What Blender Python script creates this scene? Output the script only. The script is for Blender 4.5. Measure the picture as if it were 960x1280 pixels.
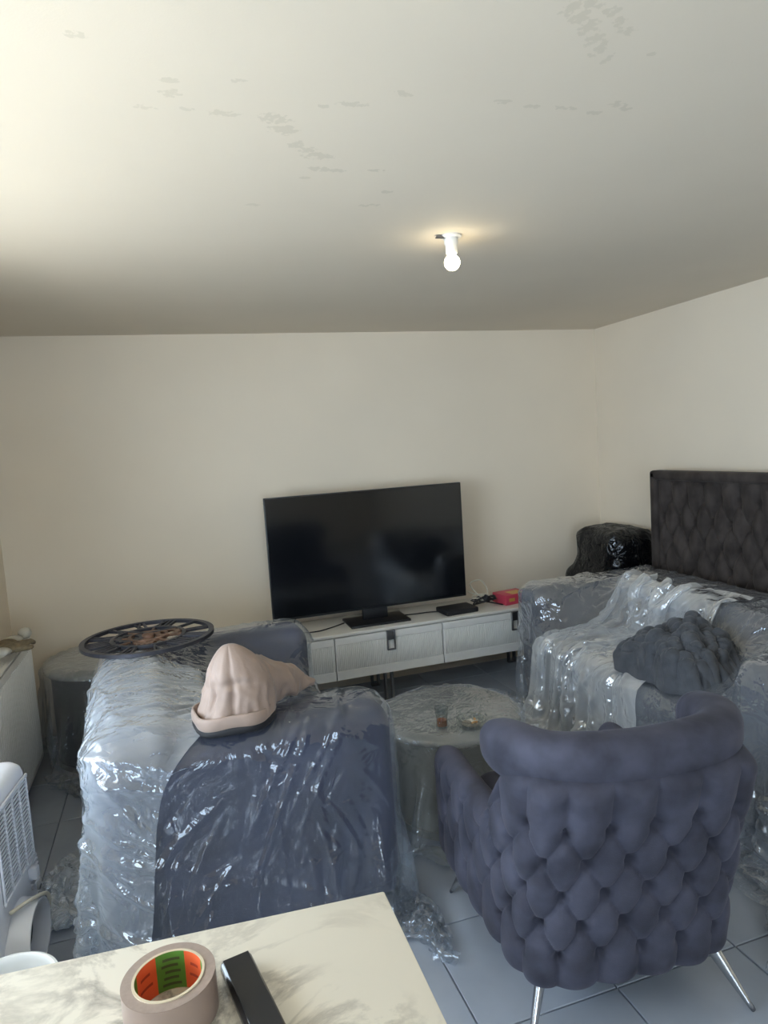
import bpy, bmesh, math, random
import numpy as np
from mathutils import Vector, Matrix, noise as mnoise

random.seed(7)
scene = bpy.context.scene
for o in list(bpy.data.objects):
    bpy.data.objects.remove(o)
COL = scene.collection
RAD = math.radians

# ------------------------------------------------------------------ camera
FPX, PITCH, ROLL, YAW, CAMZ = 850.0, RAD(5.66), RAD(-3.67), RAD(17.4), 1.65
fw = Vector((math.sin(YAW) * math.cos(PITCH), math.cos(YAW) * math.cos(PITCH), -math.sin(PITCH)))
rt = Vector((math.cos(YAW), -math.sin(YAW), 0))
up = rt.cross(fw)
r2 = math.cos(ROLL) * rt + math.sin(ROLL) * up
u2 = -math.sin(ROLL) * rt + math.cos(ROLL) * up
cd = bpy.data.cameras.new('camera')
cd.sensor_fit = 'VERTICAL'
cd.sensor_height = 36.0
cd.lens = FPX / 1280 * 36.0
cd.clip_start = 0.02
cam = bpy.data.objects.new('camera', cd)
COL.objects.link(cam)
M = Matrix.Identity(4)
for i in range(3):
    M[i][0], M[i][1], M[i][2] = r2[i], u2[i], -fw[i]
M[2][3] = CAMZ
cam.matrix_world = M
scene.camera = cam

# ------------------------------------------------------------------ light
vs = scene.view_settings
vs.view_transform = 'Standard'
vs.look = 'None'
vs.gamma = 1.0
vs.use_curve_mapping = False
vs.exposure = -0.12

world = bpy.data.worlds.new('sky')
scene.world = world
world.use_nodes = True
bg = world.node_tree.nodes['Background']
bg.inputs[0].default_value = (0.70, 0.84, 1.0, 1)
bg.inputs[1].default_value = 12.0

sd = bpy.data.lights.new('sun_offscreen', 'SUN')
sd.energy = 11.0
sd.color = (1.0, 0.88, 0.70)
sd.angle = RAD(0.6)
sun = bpy.data.objects.new('sun_offscreen', sd)
COL.objects.link(sun)
sun.rotation_euler = Vector((math.cos(RAD(64)), -0.12, -math.sin(RAD(64)))).to_track_quat('-Z', 'Y').to_euler()
sun.location = (-6, 2, 8)

WIN = (0.35, 2.62, 0.80, 2.2)      # window in the left wall: y0 y1 z0 z1
XL, XR, YB, YF, ZC = -0.97, 3.15, 4.48, -2.4, 2.41
WIN2 = (-0.85, 0.80, 0.20, 1.95)    # tall window in the wall behind the camera: x0 x1 z0 z1
for nm, sx, sy, loc, look in (('window_left_offscreen', WIN[1] - WIN[0], WIN[3] - WIN[2], (XL - .27, (WIN[0] + WIN[1]) / 2, (WIN[2] + WIN[3]) / 2), (1, 0, 0)),
                          ('window_rear_offscreen', WIN2[1] - WIN2[0], WIN2[3] - WIN2[2], ((WIN2[0] + WIN2[1]) / 2, YF - .27, (WIN2[2] + WIN2[3]) / 2), (0, 1, 0))):
    pd = bpy.data.lights.new(nm, 'AREA')
    pd.shape = 'RECTANGLE'
    pd.size, pd.size_y = sx, sy
    pd.cycles.is_portal = True
    po = bpy.data.objects.new(nm, pd)
    COL.objects.link(po)
    po.location = loc
    po.rotation_euler = Vector(look).to_track_quat('-Z', 'Y').to_euler()


# ------------------------------------------------------------------ materials
def nodes(name):
    m = bpy.data.materials.new(name)
    m.use_nodes = True
    nt = m.node_tree
    return m, nt, nt.nodes['Principled BSDF']


def N(nt, t, **kw):
    n = nt.nodes.new(t)
    for k, v in kw.items():
        if k in n.inputs.keys() if isinstance(k, str) else False:
            n.inputs[k].default_value = v
        else:
            setattr(n, k, v)
    return n


def mat(name, col, rough=0.5, metal=0.0, var=0.0, vscale=6.0, bump=0.0, bscale=80.0, sheen=0.0, coat=0.0, spec=0.5,
        stretch=None, emit=None, trans=0.0):
    m, nt, p = nodes(name)
    p.inputs['Roughness'].default_value = rough
    p.inputs['Metallic'].default_value = metal
    p.inputs['Specular IOR Level'].default_value = spec
    p.inputs['Coat Weight'].default_value = coat
    p.inputs['Transmission Weight'].default_value = trans
    if sheen:
        p.inputs['Sheen Weight'].default_value = sheen
        p.inputs['Sheen Roughness'].default_value = 0.4
        p.inputs['Sheen Tint'].default_value = (min(1, col[0] * 5 + .35), min(1, col[1] * 5 + .35), min(1, col[2] * 5 + .35), 1)
    tc = N(nt, 'ShaderNodeTexCoord')
    src = tc.outputs['Object']
    if stretch:
        mp = N(nt, 'ShaderNodeMapping')
        mp.inputs['Scale'].default_value = stretch
        nt.links.new(src, mp.inputs[0])
        src = mp.outputs[0]
    nz = N(nt, 'ShaderNodeTexNoise')
    nz.inputs['Scale'].default_value = vscale
    nz.inputs['Detail'].default_value = 4
    nt.links.new(src, nz.inputs['Vector'])
    cr = N(nt, 'ShaderNodeValToRGB')
    lo = tuple(max(0, c * (1 - var)) for c in col) + (1,)
    hi = tuple(min(1, c * (1 + var)) for c in col) + (1,)
    cr.color_ramp.elements[0].position, cr.color_ramp.elements[0].color = 0.32, lo
    cr.color_ramp.elements[1].position, cr.color_ramp.elements[1].color = 0.68, hi
    nt.links.new(nz.outputs['Fac'], cr.inputs[0])
    nt.links.new(cr.outputs[0], p.inputs['Base Color'])
    if bump:
        n2 = N(nt, 'ShaderNodeTexNoise')
        n2.inputs['Scale'].default_value = bscale
        n2.inputs['Detail'].default_value = 5
        nt.links.new(src, n2.inputs['Vector'])
        bp = N(nt, 'ShaderNodeBump')
        bp.inputs['Strength'].default_value = bump
        bp.inputs['Distance'].default_value = 0.01
        nt.links.new(n2.outputs['Fac'], bp.inputs['Height'])
        nt.links.new(bp.outputs[0], p.inputs['Normal'])
    if emit:
        p.inputs['Emission Color'].default_value = emit[0] + (1,)
        p.inputs['Emission Strength'].default_value = emit[1]
    return m


def film(name, tint=(0.93, 0.95, 0.97), haze=0.12, hcol=(0.85, 0.88, 0.92), gl=0.9, rough=0.16, bs=14.0, strength=0.6):
    """thin crinkled polythene: clear, a little milky, with sharp creased reflections"""
    m, nt, p = nodes(name)
    nt.nodes.remove(p)
    out = nt.nodes['Material Output']
    tc = N(nt, 'ShaderNodeTexCoord')
    nz = N(nt, 'ShaderNodeTexNoise')
    nz.inputs['Scale'].default_value = bs
    nz.inputs['Detail'].default_value = 3.0
    nz.inputs['Distortion'].default_value = 0.8
    nt.links.new(tc.outputs['Object'], nz.inputs['Vector'])
    vo = N(nt, 'ShaderNodeTexVoronoi', feature='DISTANCE_TO_EDGE')
    vo.inputs['Scale'].default_value = bs * 0.9
    mx = N(nt, 'ShaderNodeMixRGB', blend_type='ADD')
    mx.inputs[0].default_value = 0.35
    nt.links.new(tc.outputs['Object'], mx.inputs[1])
    nt.links.new(nz.outputs['Color'], mx.inputs[2])
    nt.links.new(mx.outputs[0], vo.inputs['Vector'])
    ad = N(nt, 'ShaderNodeMath', operation='MULTIPLY_ADD')
    ad.inputs[1].default_value = 0.9
    nt.links.new(vo.outputs['Distance'], ad.inputs[0])
    nt.links.new(nz.outputs['Fac'], ad.inputs[2])
    bp = N(nt, 'ShaderNodeBump')
    bp.inputs['Strength'].default_value = strength
    bp.inputs['Distance'].default_value = 0.03
    nt.links.new(ad.outputs[0], bp.inputs['Height'])
    tr = N(nt, 'ShaderNodeBsdfTransparent')
    tr.inputs[0].default_value = tint + (1,)
    df = N(nt, 'ShaderNodeBsdfDiffuse')
    df.inputs[0].default_value = hcol + (1,)
    tl = N(nt, 'ShaderNodeBsdfTranslucent')
    tl.inputs[0].default_value = hcol + (1,)
    dt = N(nt, 'ShaderNodeMixShader')
    dt.inputs[0].default_value = 0.32
    g = N(nt, 'ShaderNodeBsdfGlossy')
    g.inputs['Roughness'].default_value = rough
    g.inputs[0].default_value = (0.95, 0.97, 1, 1)
    nt.links.new(bp.outputs[0], g.inputs['Normal'])
    nt.links.new(df.outputs[0], dt.inputs[1])
    nt.links.new(tl.outputs[0], dt.inputs[2])
    lw = N(nt, 'ShaderNodeLayerWeight')
    lw.inputs['Blend'].default_value = 0.35
    hz = N(nt, 'ShaderNodeMath', operation='MULTIPLY_ADD')
    hz.inputs[1].default_value = haze * 2.2
    hz.inputs[2].default_value = haze * 0.6
    hz.use_clamp = True
    nt.links.new(lw.outputs['Facing'], hz.inputs[0])
    m1 = N(nt, 'ShaderNodeMixShader')
    nt.links.new(hz.outputs[0], m1.inputs[0])
    nt.links.new(tr.outputs[0], m1.inputs[1])
    nt.links.new(dt.outputs[0], m1.inputs[2])
    fr = N(nt, 'ShaderNodeLayerWeight')
    fr.inputs['Blend'].default_value = 0.5
    nt.links.new(bp.outputs[0], fr.inputs['Normal'])
    fp = N(nt, 'ShaderNodeMath', operation='POWER')
    fp.inputs[1].default_value = 4.0
    nt.links.new(fr.outputs['Facing'], fp.inputs[0])
    fm = N(nt, 'ShaderNodeMath', operation='MULTIPLY_ADD')
    fm.use_clamp = True
    fm.inputs[1].default_value = gl * 0.9
    fm.inputs[2].default_value = gl * 0.09
    nt.links.new(fp.outputs[0], fm.inputs[0])
    m2 = N(nt, 'ShaderNodeMixShader')
    nt.links.new(fm.outputs[0], m2.inputs[0])
    nt.links.new(m1.outputs[0], m2.inputs[1])
    nt.links.new(g.outputs[0], m2.inputs[2])
    nt.links.new(m2.outputs[0], out.inputs[0])
    return m


def glass(name, tint=(0.95, 0.97, 0.97), rough=0.02, ior=1.45, base=.04):
    m, nt, p = nodes(name)
    nt.nodes.remove(p)
    tr = N(nt, 'ShaderNodeBsdfTransparent')
    tr.inputs[0].default_value = tint + (1,)
    g = N(nt, 'ShaderNodeBsdfGlossy')
    g.inputs['Roughness'].default_value = rough
    fr = N(nt, 'ShaderNodeLayerWeight')
    fr.inputs['Blend'].default_value = 0.5
    fp = N(nt, 'ShaderNodeMath', operation='POWER')
    fp.inputs[1].default_value = 4.0
    nt.links.new(fr.outputs['Facing'], fp.inputs[0])
    fm = N(nt, 'ShaderNodeMath', operation='MULTIPLY_ADD')
    fm.inputs[1].default_value = 0.6 * (ior - 1) / .45
    fm.inputs[2].default_value = base
    nt.links.new(fp.outputs[0], fm.inputs[0])
    mx = N(nt, 'ShaderNodeMixShader')
    nt.links.new(fm.outputs[0], mx.inputs[0])
    nt.links.new(tr.outputs[0], mx.inputs[1])
    nt.links.new(g.outputs[0], mx.inputs[2])
    nt.links.new(mx.outputs[0], nt.nodes['Material Output'].inputs[0])
    return m


def blob_mask(nt, src, blobs, nscale, namp):
    """union of soft-edged stains: blobs = (x, y, rx, ry) in the surface's own plane (x,y of src)"""
    nz = N(nt, 'ShaderNodeTexNoise')
    nz.inputs['Scale'].default_value = nscale
    nz.inputs['Detail'].default_value = 5
    nt.links.new(src, nz.inputs['Vector'])
    sep = N(nt, 'ShaderNodeSeparateXYZ')
    nt.links.new(src, sep.inputs[0])
    acc = None
    for (x, y, rx, ry) in blobs:
        sx = N(nt, 'ShaderNodeMath', operation='MULTIPLY_ADD'); sx.inputs[1].default_value = 1 / rx; sx.inputs[2].default_value = -x / rx
        sy = N(nt, 'ShaderNodeMath', operation='MULTIPLY_ADD'); sy.inputs[1].default_value = 1 / ry; sy.inputs[2].default_value = -y / ry
        nt.links.new(sep.outputs[0], sx.inputs[0]); nt.links.new(sep.outputs[1], sy.inputs[0])
        qx = N(nt, 'ShaderNodeMath', operation='MULTIPLY'); nt.links.new(sx.outputs[0], qx.inputs[0]); nt.links.new(sx.outputs[0], qx.inputs[1])
        q = N(nt, 'ShaderNodeMath', operation='MULTIPLY_ADD')
        nt.links.new(sy.outputs[0], q.inputs[0]); nt.links.new(sy.outputs[0], q.inputs[1]); nt.links.new(qx.outputs[0], q.inputs[2])
        if acc is None:
            acc = q
        else:
            mn = N(nt, 'ShaderNodeMath', operation='MINIMUM')
            nt.links.new(acc.outputs[0], mn.inputs[0]); nt.links.new(q.outputs[0], mn.inputs[1]); acc = mn
    ad = N(nt, 'ShaderNodeMath', operation='MULTIPLY_ADD'); ad.inputs[1].default_value = namp
    nt.links.new(nz.outputs['Fac'], ad.inputs[0]); nt.links.new(acc.outputs[0], ad.inputs[2])
    return ad


def painted(name, col, stains=(), scol=(0.5, 0.48, 0.43), swap=None, nscale=26, namp=4.0, edge=(2.4, 2.9), bump=0.05):
    m, nt, p = nodes(name)
    p.inputs['Roughness'].default_value = 0.75
    p.inputs['Specular IOR Level'].default_value = 0.25
    tc = N(nt, 'ShaderNodeTexCoord')
    src = tc.outputs['Object']
    nz = N(nt, 'ShaderNodeTexNoise'); nz.inputs['Scale'].default_value = 1.3; nz.inputs['Detail'].default_value = 3
    nt.links.new(src, nz.inputs['Vector'])
    cr = N(nt, 'ShaderNodeValToRGB')
    cr.color_ramp.elements[0].position = .3; cr.color_ramp.elements[1].position = .7
    cr.color_ramp.elements[0].color = tuple(c * .96 for c in col) + (1,)
    cr.color_ramp.elements[1].color = tuple(min(1, c * 1.02) for c in col) + (1,)
    nt.links.new(nz.outputs['Fac'], cr.inputs[0])
    last = cr.outputs[0]
    if stains:
        s2 = src
        if swap:
            mp = N(nt, 'ShaderNodeMapping'); mp.inputs['Rotation'].default_value = swap
            nt.links.new(src, mp.inputs[0]); s2 = mp.outputs[0]
        bm_ = blob_mask(nt, s2, stains, nscale, namp)
        mr = N(nt, 'ShaderNodeMapRange'); mr.inputs['From Min'].default_value = edge[0]; mr.inputs['From Max'].default_value = edge[1]
        mr.inputs['To Min'].default_value = 1; mr.inputs['To Max'].default_value = 0
        nt.links.new(bm_.outputs[0], mr.inputs['Value'])
        mx = N(nt, 'ShaderNodeMixRGB'); nt.links.new(mr.outputs[0], mx.inputs[0]); nt.links.new(last, mx.inputs[1])
        mx.inputs[2].default_value = scol + (1,)
        last = mx.outputs[0]
    nt.links.new(last, p.inputs['Base Color'])
    n2 = N(nt, 'ShaderNodeTexNoise'); n2.inputs['Scale'].default_value = 220; n2.inputs['Detail'].default_value = 3
    nt.links.new(src, n2.inputs['Vector'])
    bp = N(nt, 'ShaderNodeBump'); bp.inputs['Strength'].default_value = bump; bp.inputs['Distance'].default_value = .004
    nt.links.new(n2.outputs['Fac'], bp.inputs['Height']); nt.links.new(bp.outputs[0], p.inputs['Normal'])
    return m


def marble(name, base, vein, scale=3.0, rough=0.18, amount=0.55):
    m, nt, p = nodes(name)
    p.inputs['Roughness'].default_value = rough
    tc = N(nt, 'ShaderNodeTexCoord')
    nz = N(nt, 'ShaderNodeTexNoise'); nz.inputs['Scale'].default_value = scale; nz.inputs['Detail'].default_value = 8
    nz.inputs['Roughness'].default_value = .62; nz.inputs['Distortion'].default_value = 1.4
    nt.links.new(tc.outputs['Object'], nz.inputs['Vector'])
    sub = N(nt, 'ShaderNodeMath', operation='SUBTRACT'); sub.inputs[1].default_value = .5
    nt.links.new(nz.outputs['Fac'], sub.inputs[0])
    ab = N(nt, 'ShaderNodeMath', operation='ABSOLUTE'); nt.links.new(sub.outputs[0], ab.inputs[0])
    mr = N(nt, 'ShaderNodeMapRange'); mr.inputs['From Min'].default_value = 0; mr.inputs['From Max'].default_value = .045
    mr.inputs['To Min'].default_value = amount; mr.inputs['To Max'].default_value = 0
    nt.links.new(ab.outputs[0], mr.inputs['Value'])
    n3 = N(nt, 'ShaderNodeTexNoise'); n3.inputs['Scale'].default_value = scale * .9; n3.inputs['Detail'].default_value = 3
    nt.links.new(tc.outputs['Object'], n3.inputs['Vector'])
    m3 = N(nt, 'ShaderNodeMapRange'); m3.inputs['From Min'].default_value = .36; m3.inputs['From Max'].default_value = .58
    nt.links.new(n3.outputs['Fac'], m3.inputs['Value'])
    mu = N(nt, 'ShaderNodeMath', operation='MULTIPLY'); nt.links.new(mr.outputs[0], mu.inputs[0]); nt.links.new(m3.outputs[0], mu.inputs[1])
    mx = N(nt, 'ShaderNodeMixRGB'); nt.links.new(mu.outputs[0], mx.inputs[0])
    mx.inputs[1].default_value = base + (1,); mx.inputs[2].default_value = vein + (1,)
    nt.links.new(mx.outputs[0], p.inputs['Base Color'])
    return m


CEIL_STAINS = [(0.305, 1.63, 0.04, 0.022), (0.338, 1.679, 0.035, 0.022), (0.385, 1.75, 0.022, 0.02), (0.416, 1.777, 0.025, 0.018), (0.45, 1.81, 0.04, 0.018), (0.472, 1.89, 0.028, 0.014), (0.507, 1.896, 0.04, 0.012), (0.194, 1.625, 0.035, 0.014), (0.077, 1.558, 0.02, 0.016), (0.024, 1.625, 0.022, 0.01), (0.11, 1.617, 0.018, 0.008), (0.076, 1.504, 0.018, 0.01), (-0.084, 1.38, 0.018, 0.01), (0.21, 1.482, 0.018, 0.009), (0.467, 1.533, 0.035, 0.01), (0.407, 1.554, 0.022, 0.007), (0.629, 1.878, 0.02, 0.008), (0.709, 2.029, 0.018, 0.01), (0.673, 2.15, 0.016, 0.012), (0.704, 2.139, 0.016, 0.01), (0.323, 2.186, 0.025, 0.01), (0.568, 1.469, 0.02, 0.012), (0.807, 1.461, 0.018, 0.01), (0.884, 1.47, 0.02, 0.008), (0.971, 1.462, 0.028, 0.008), (1.053, 1.471, 0.022, 0.009), (1.081, 1.423, 0.025, 0.012), (1.116, 1.44, 0.022, 0.01), (0.769, 1.129, 0.016, 0.026), (0.8, 1.15, 0.016, 0.022), (0.835, 1.176, 0.018, 0.026), (0.87, 1.205, 0.014, 0.022), (0.899, 1.229, 0.014, 0.026), (0.94, 1.26, 0.008, 0.02), (0.799, 1.112, 0.025, 0.01), (0.85, 1.124, 0.014, 0.016), (0.885, 1.145, 0.014, 0.014), (0.918, 1.167, 0.02, 0.012), (1.023, 1.228, 0.01, 0.008), (0.441, 1.956, 0.014, 0.008)]
MT = {}
MT['ceiling'] = painted('ceiling_paint', (0.755, 0.675, 0.56), CEIL_STAINS, (0.67, 0.60, 0.49), None, 75, 7.0, (4.1, 4.6))
MT['wall'] = painted('wall_paint', (0.87, 0.765, 0.62))
MT['wall_back'] = MT['wall']
MT['tile'] = mat('grey_floor_tile', (0.36, 0.40, 0.47), 0.2, var=.12, vscale=2.5, bump=.03, bscale=30)
MT['grout'] = mat('grout', (0.27, 0.30, 0.35), 0.9, var=.2)
MT['velvet'] = mat('slate_blue_velvet', (0.056, 0.057, 0.080), 0.8, var=.42, vscale=8, bump=.12, bscale=300, sheen=.16, spec=.2)
MT['sofa'] = mat('navy_velvet', (0.036, 0.040, 0.072), 0.85, var=.3, vscale=5, bump=.12, bscale=260, sheen=.15, spec=.15)
MT['sofa_grey'] = mat('charcoal_velvet', (0.075, 0.078, 0.09), 0.85, var=.3, vscale=5, bump=.12, bscale=260, sheen=.15, spec=.15)
MT['headboard'] = mat('dark_brown_velvet', (0.056, 0.046, 0.042), 0.8, var=.4, vscale=14, bump=.15, bscale=240, sheen=.12, spec=.15, stretch=(1, 1, .6))
MT['film'] = film('clear_polythene', haze=.075, rough=.09, bs=6, strength=.33, hcol=(.80, .88, 1.0), gl=.85)
MT['film_right'] = film('milky_polythene', haze=.15, rough=.07, bs=7, strength=.5, gl=1.4, hcol=(.86, .91, 1.0))
MT['film_layer'] = film('doubled_polythene', haze=.30, hcol=(.84, .91, 1.0), gl=1.4, rough=.09, bs=8, strength=.35)
MT['film_thick'] = film('bunched_polythene', haze=.48, gl=2.2, hcol=(.96, .98, 1.0), rough=.08, bs=7, strength=.4)
MT['film_table'] = film('table_polythene', haze=.13, rough=.10, bs=9, strength=.4)
MT['black_film'] = film('black_bin_bag', tint=(0.02, 0.025, 0.03), haze=.5, hcol=(.012, .013, .016), gl=.45, rough=.12, bs=9)
MT['white'] = mat('white_lacquer', (0.84, 0.83, 0.80), 0.3, var=.03)
MT['white_matt'] = mat('white_cabinet_front', (0.86, 0.86, 0.85), 0.45, var=.03)
MT['white_gloss'] = mat('glossy_white_top', (0.8, 0.78, 0.73), 0.12, var=.02)
MT['ac'] = mat('white_abs_plastic', (0.66, 0.68, 0.74), 0.38, var=.03)
MT['ac_dark'] = mat('dark_vent_interior', (0.02, 0.03, 0.04), 0.7)
MT['gap'] = mat('black_gap', (0.03, 0.03, 0.035), 0.8)
MT['chrome'] = mat('brushed_chrome', (0.55, 0.56, 0.58), 0.22, metal=1.0, var=.05)
MT['steel'] = mat('dark_steel', (0.20, 0.20, 0.21), 0.35, metal=.9, var=.05)
MT['black'] = mat('black_plastic', (0.012, 0.013, 0.016), 0.35, var=.2)
MT['black_matt'] = mat('black_rubber', (0.014, 0.014, 0.017), 0.7, var=.2)
MT['screen'] = mat('tv_screen', (0.004, 0.005, 0.007), 0.12, spec=.6)
MT['remote'] = mat('glossy_black', (0.010, 0.011, 0.013), 0.18, spec=.5, coat=.4)
MT['marble'] = marble('white_marble', (0.82, 0.77, 0.67), (0.36, 0.33, 0.29), 3.4, .2, .9)
MT['stone'] = marble('grey_beige_stone', (0.34, 0.33, 0.29), (0.16, 0.16, 0.15), 4.0, .3, .6)
MT['dark_top'] = mat('grey_table_top', (0.24, 0.25, 0.25), 0.25, var=.25, vscale=5)
MT['dark_base'] = mat('dark_drum', (0.035, 0.037, 0.04), 0.5, var=.3)
MT['tape'] = mat('brown_parcel_tape', (0.30, 0.22, 0.18), 0.35, var=.08, vscale=3, spec=.6)
MT['tape_side'] = mat('tape_edge', (0.36, 0.28, 0.24), 0.5, var=.06, vscale=200, stretch=(1, 1, 1))
MT['core'] = mat('cardboard_core', (0.66, 0.56, 0.40), 0.8, var=.1)
MT['orange'] = mat('orange_print', (0.85, 0.13, 0.035), 0.6, var=.04)
MT['green'] = mat('green_print', (0.10, 0.28, 0.035), 0.6, var=.06)
MT['print_dark'] = mat('dark_print', (0.06, 0.09, 0.03), 0.7)
MT['print_rust'] = mat('rust_print', (0.45, 0.05, 0.02), 0.7)
MT['beige'] = mat('beige_nylon', (0.335, 0.245, 0.20), 0.6, var=.08, vscale=12, bump=.12, bscale=60, sheen=.2)
MT['pile'] = mat('charcoal_fleece', (0.075, 0.08, 0.092), 0.95, var=.2, vscale=20, bump=.3, bscale=250, sheen=.3)
MT['clock'] = mat('dark_bronze', (0.05, 0.05, 0.062), 0.45, metal=.4, var=.3, vscale=15)
MT['copper'] = mat('worn_copper', (0.22, 0.13, 0.09), 0.45, metal=.6, var=.4, vscale=20)
MT['glove'] = mat('olive_leather', (0.21, 0.165, 0.10), 0.8, var=.3, vscale=30, bump=.3, bscale=120)
MT['glove_cuff'] = mat('off_white_cloth', (0.60, 0.57, 0.50), 0.9, var=.1)
MT['red'] = mat('red_cardboard', (0.60, 0.06, 0.11), 0.45, var=.06)
MT['gold'] = mat('gold_print', (0.70, 0.42, 0.10), 0.4, metal=.3, var=.1)
MT['cable_w'] = mat('white_cable', (0.62, 0.58, 0.48), 0.5)
MT['cable_b'] = mat('black_cable', (0.015, 0.015, 0.018), 0.5)
MT['bulb'] = mat('lit_bulb', (1, .95, .85), 0.4, emit=((1.0, 0.86, 0.58), 26.0))
MT['socket'] = mat('white_socket', (0.8, 0.78, 0.74), 0.4)
MT['glass'] = glass('clear_glass', (.93, .96, .96), .02, 1.9, .12)
MT['pane'] = glass('window_glass', (0.98, 0.99, 0.99))
MT['tea'] = mat('amber_drink', (0.30, 0.09, 0.03), 0.15, spec=.6)
MT['ash'] = mat('cigarette_ash', (0.25, 0.22, 0.19), 0.95, var=.5, vscale=90)
MT['filter'] = mat('cigarette_filter', (0.6, 0.35, 0.15), 0.9)
MT['concrete'] = mat('added_slab_tile', (0.74, 0.68, 0.58), 0.8, var=.06)  # for the added slabs outside; warm tint colours the bounced sunlight
MT['bin'] = mat('white_bin_plastic', (0.76, 0.77, 0.76), 0.35, var=.03)


# ------------------------------------------------------------------ mesh helpers
def link(o, parent=None):
    COL.objects.link(o)
    if parent is not None:
        o.parent = parent
    return o


def mesh_obj(name, verts, faces, m, parent=None, smooth=True, loc=(0, 0, 0), rot=(0, 0, 0)):
    me = bpy.data.meshes.new(name)
    me.from_pydata([tuple(map(float, v)) for v in verts], [], [tuple(map(int, f)) for f in faces])
    me.validate()
    me.update()
    for f in me.polygons:
        f.use_smooth = smooth
    me.materials.append(m)
    o = bpy.data.objects.new(name, me)
    o.location = loc
    o.rotation_euler = rot
    return link(o, parent)


def bm_obj(name, bm, m, parent=None, smooth=True, loc=(0, 0, 0), rot=(0, 0, 0), autos=None):
    bmesh.ops.recalc_face_normals(bm, faces=bm.faces[:])
    me = bpy.data.meshes.new(name)
    bm.to_mesh(me)
    bm.free()
    for f in me.polygons:
        f.use_smooth = smooth
    if smooth and autos:
        me.set_sharp_from_angle(angle=RAD(autos))
    me.materials.append(m)
    o = bpy.data.objects.new(name, me)
    o.location = loc
    o.rotation_euler = rot
    return link(o, parent)


def add_box(bm, c, s, bevel=0.0, seg=2, rotz=0.0, mtx=None):
    t = bmesh.new()
    bmesh.ops.create_cube(t, size=1.0)
    for v in t.verts:
        v.co = Vector((v.co.x * s[0], v.co.y * s[1], v.co.z * s[2]))
    if bevel > 0:
        bmesh.ops.bevel(t, geom=t.edges[:], offset=min(bevel, min(s) * .49), segments=seg, profile=.5, affect='EDGES')
    mm = Matrix.Translation(c) @ Matrix.Rotation(rotz, 4, 'Z')
    if mtx is not None:
        mm = mtx @ mm
    t.transform(mm)
    me = bpy.data.meshes.new('tmp')
    t.to_mesh(me)
    t.free()
    bm.from_mesh(me)
    bpy.data.meshes.remove(me)


def box(name, c, s, m, parent=None, bevel=0.004, seg=2, rotz=0.0, smooth=True, mtx=None):
    bm = bmesh.new()
    add_box(bm, c, s, bevel, seg, rotz, mtx)
    return bm_obj(name, bm, m, parent, smooth, autos=40)


def lathe(prof, n=48, cap=False):
    v, f = [], []
    for (r, z) in prof:
        for k in range(n):
            a = 2 * math.pi * k / n
            v.append((r * math.cos(a), r * math.sin(a), z))
    for i in range(len(prof) - 1):
        for k in range(n):
            f.append((i * n + k, i * n + (k + 1) % n, (i + 1) * n + (k + 1) % n, (i + 1) * n + k))
    if cap:
        f.append(tuple(range(n - 1, -1, -1)))
        f.append(tuple(range((len(prof) - 1) * n, len(prof) * n)))
    return v, f


def lathe_obj(name, prof, m, parent=None, n=48, cap=False, loc=(0, 0, 0), rot=(0, 0, 0), smooth=True, sharp=50):
    v, f = lathe(prof, n, cap)
    o = mesh_obj(name, v, f, m, parent, smooth, loc, rot)
    if smooth:
        o.data.set_sharp_from_angle(angle=RAD(sharp))
    return o


def catmull(P, per=8, closed=False):
    P = [Vector(p) for p in P]
    out = []
    n = len(P)
    for i in range(n if closed else n - 1):
        p0 = P[(i - 1) % n] if (closed or i > 0) else P[0]
        p1, p2 = P[i], P[(i + 1) % n]
        p3 = P[(i + 2) % n] if (closed or i + 2 < n) else P[-1]
        for k in range(per):
            t = k / per
            out.append(.5 * ((2 * p1) + (p2 - p0) * t + (2 * p0 - 5 * p1 + 4 * p2 - p3) * t * t + (3 * p1 - p0 - 3 * p2 + p3) * t ** 3))
    if not closed:
        out.append(P[-1].copy())
    return out


def tube(path, rad, n=10, caps=True, flat=None):
    """sweep; rad is a number or list of (ra, rb)"""
    path = [Vector(p) for p in path]
    L = len(path)
    v, f = [], []
    ref = Vector((0, 0, 1))
    t0 = (path[1] - path[0]).normalized()
    if abs(t0.dot(ref)) > .9:
        ref = Vector((1, 0, 0))
    nrm = (ref - t0 * ref.dot(t0)).normalized()
    for i in range(L):
        t = (path[min(i + 1, L - 1)] - path[max(i - 1, 0)]).normalized()
        nrm = (nrm - t * nrm.dot(t)).normalized()
        b = t.cross(nrm)
        r = rad[i] if isinstance(rad, (list, tuple)) else rad
        ra, rb = r if isinstance(r, (list, tuple)) else (r, r)
        for k in range(n):
            a = 2 * math.pi * k / n
            v.append(path[i] + nrm * (ra * math.cos(a)) + b * (rb * math.sin(a)))
    for i in range(L - 1):
        for k in range(n):
            f.append((i * n + k, i * n + (k + 1) % n, (i + 1) * n + (k + 1) % n, (i + 1) * n + k))
    if caps:
        f.append(tuple(range(n - 1, -1, -1)))
        f.append(tuple(range((L - 1) * n, L * n)))
    return v, f


def tube_obj(name, path, rad, m, parent=None, n=10, per=8, loc=(0, 0, 0), closed=False):
    v, f = tube(catmull(path, per) if per else path, rad, n)
    return mesh_obj(name, v, f, m, parent, True, loc)


def grid_faces(nu, nv, closed_u=False):
    f = []
    for i in range(nu if closed_u else nu - 1):
        for j in range(nv - 1):
            a, b = i * nv + j, ((i + 1) % nu) * nv + j
            f.append((a, b, b + 1, a + 1))
    return f


def empty(name, loc=(0, 0, 0), rotz=0.0):
    o = bpy.data.objects.new(name, None)
    o.empty_display_size = .1
    o.location = loc
    o.rotation_euler = (0, 0, rotz)
    return link(o)


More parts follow.
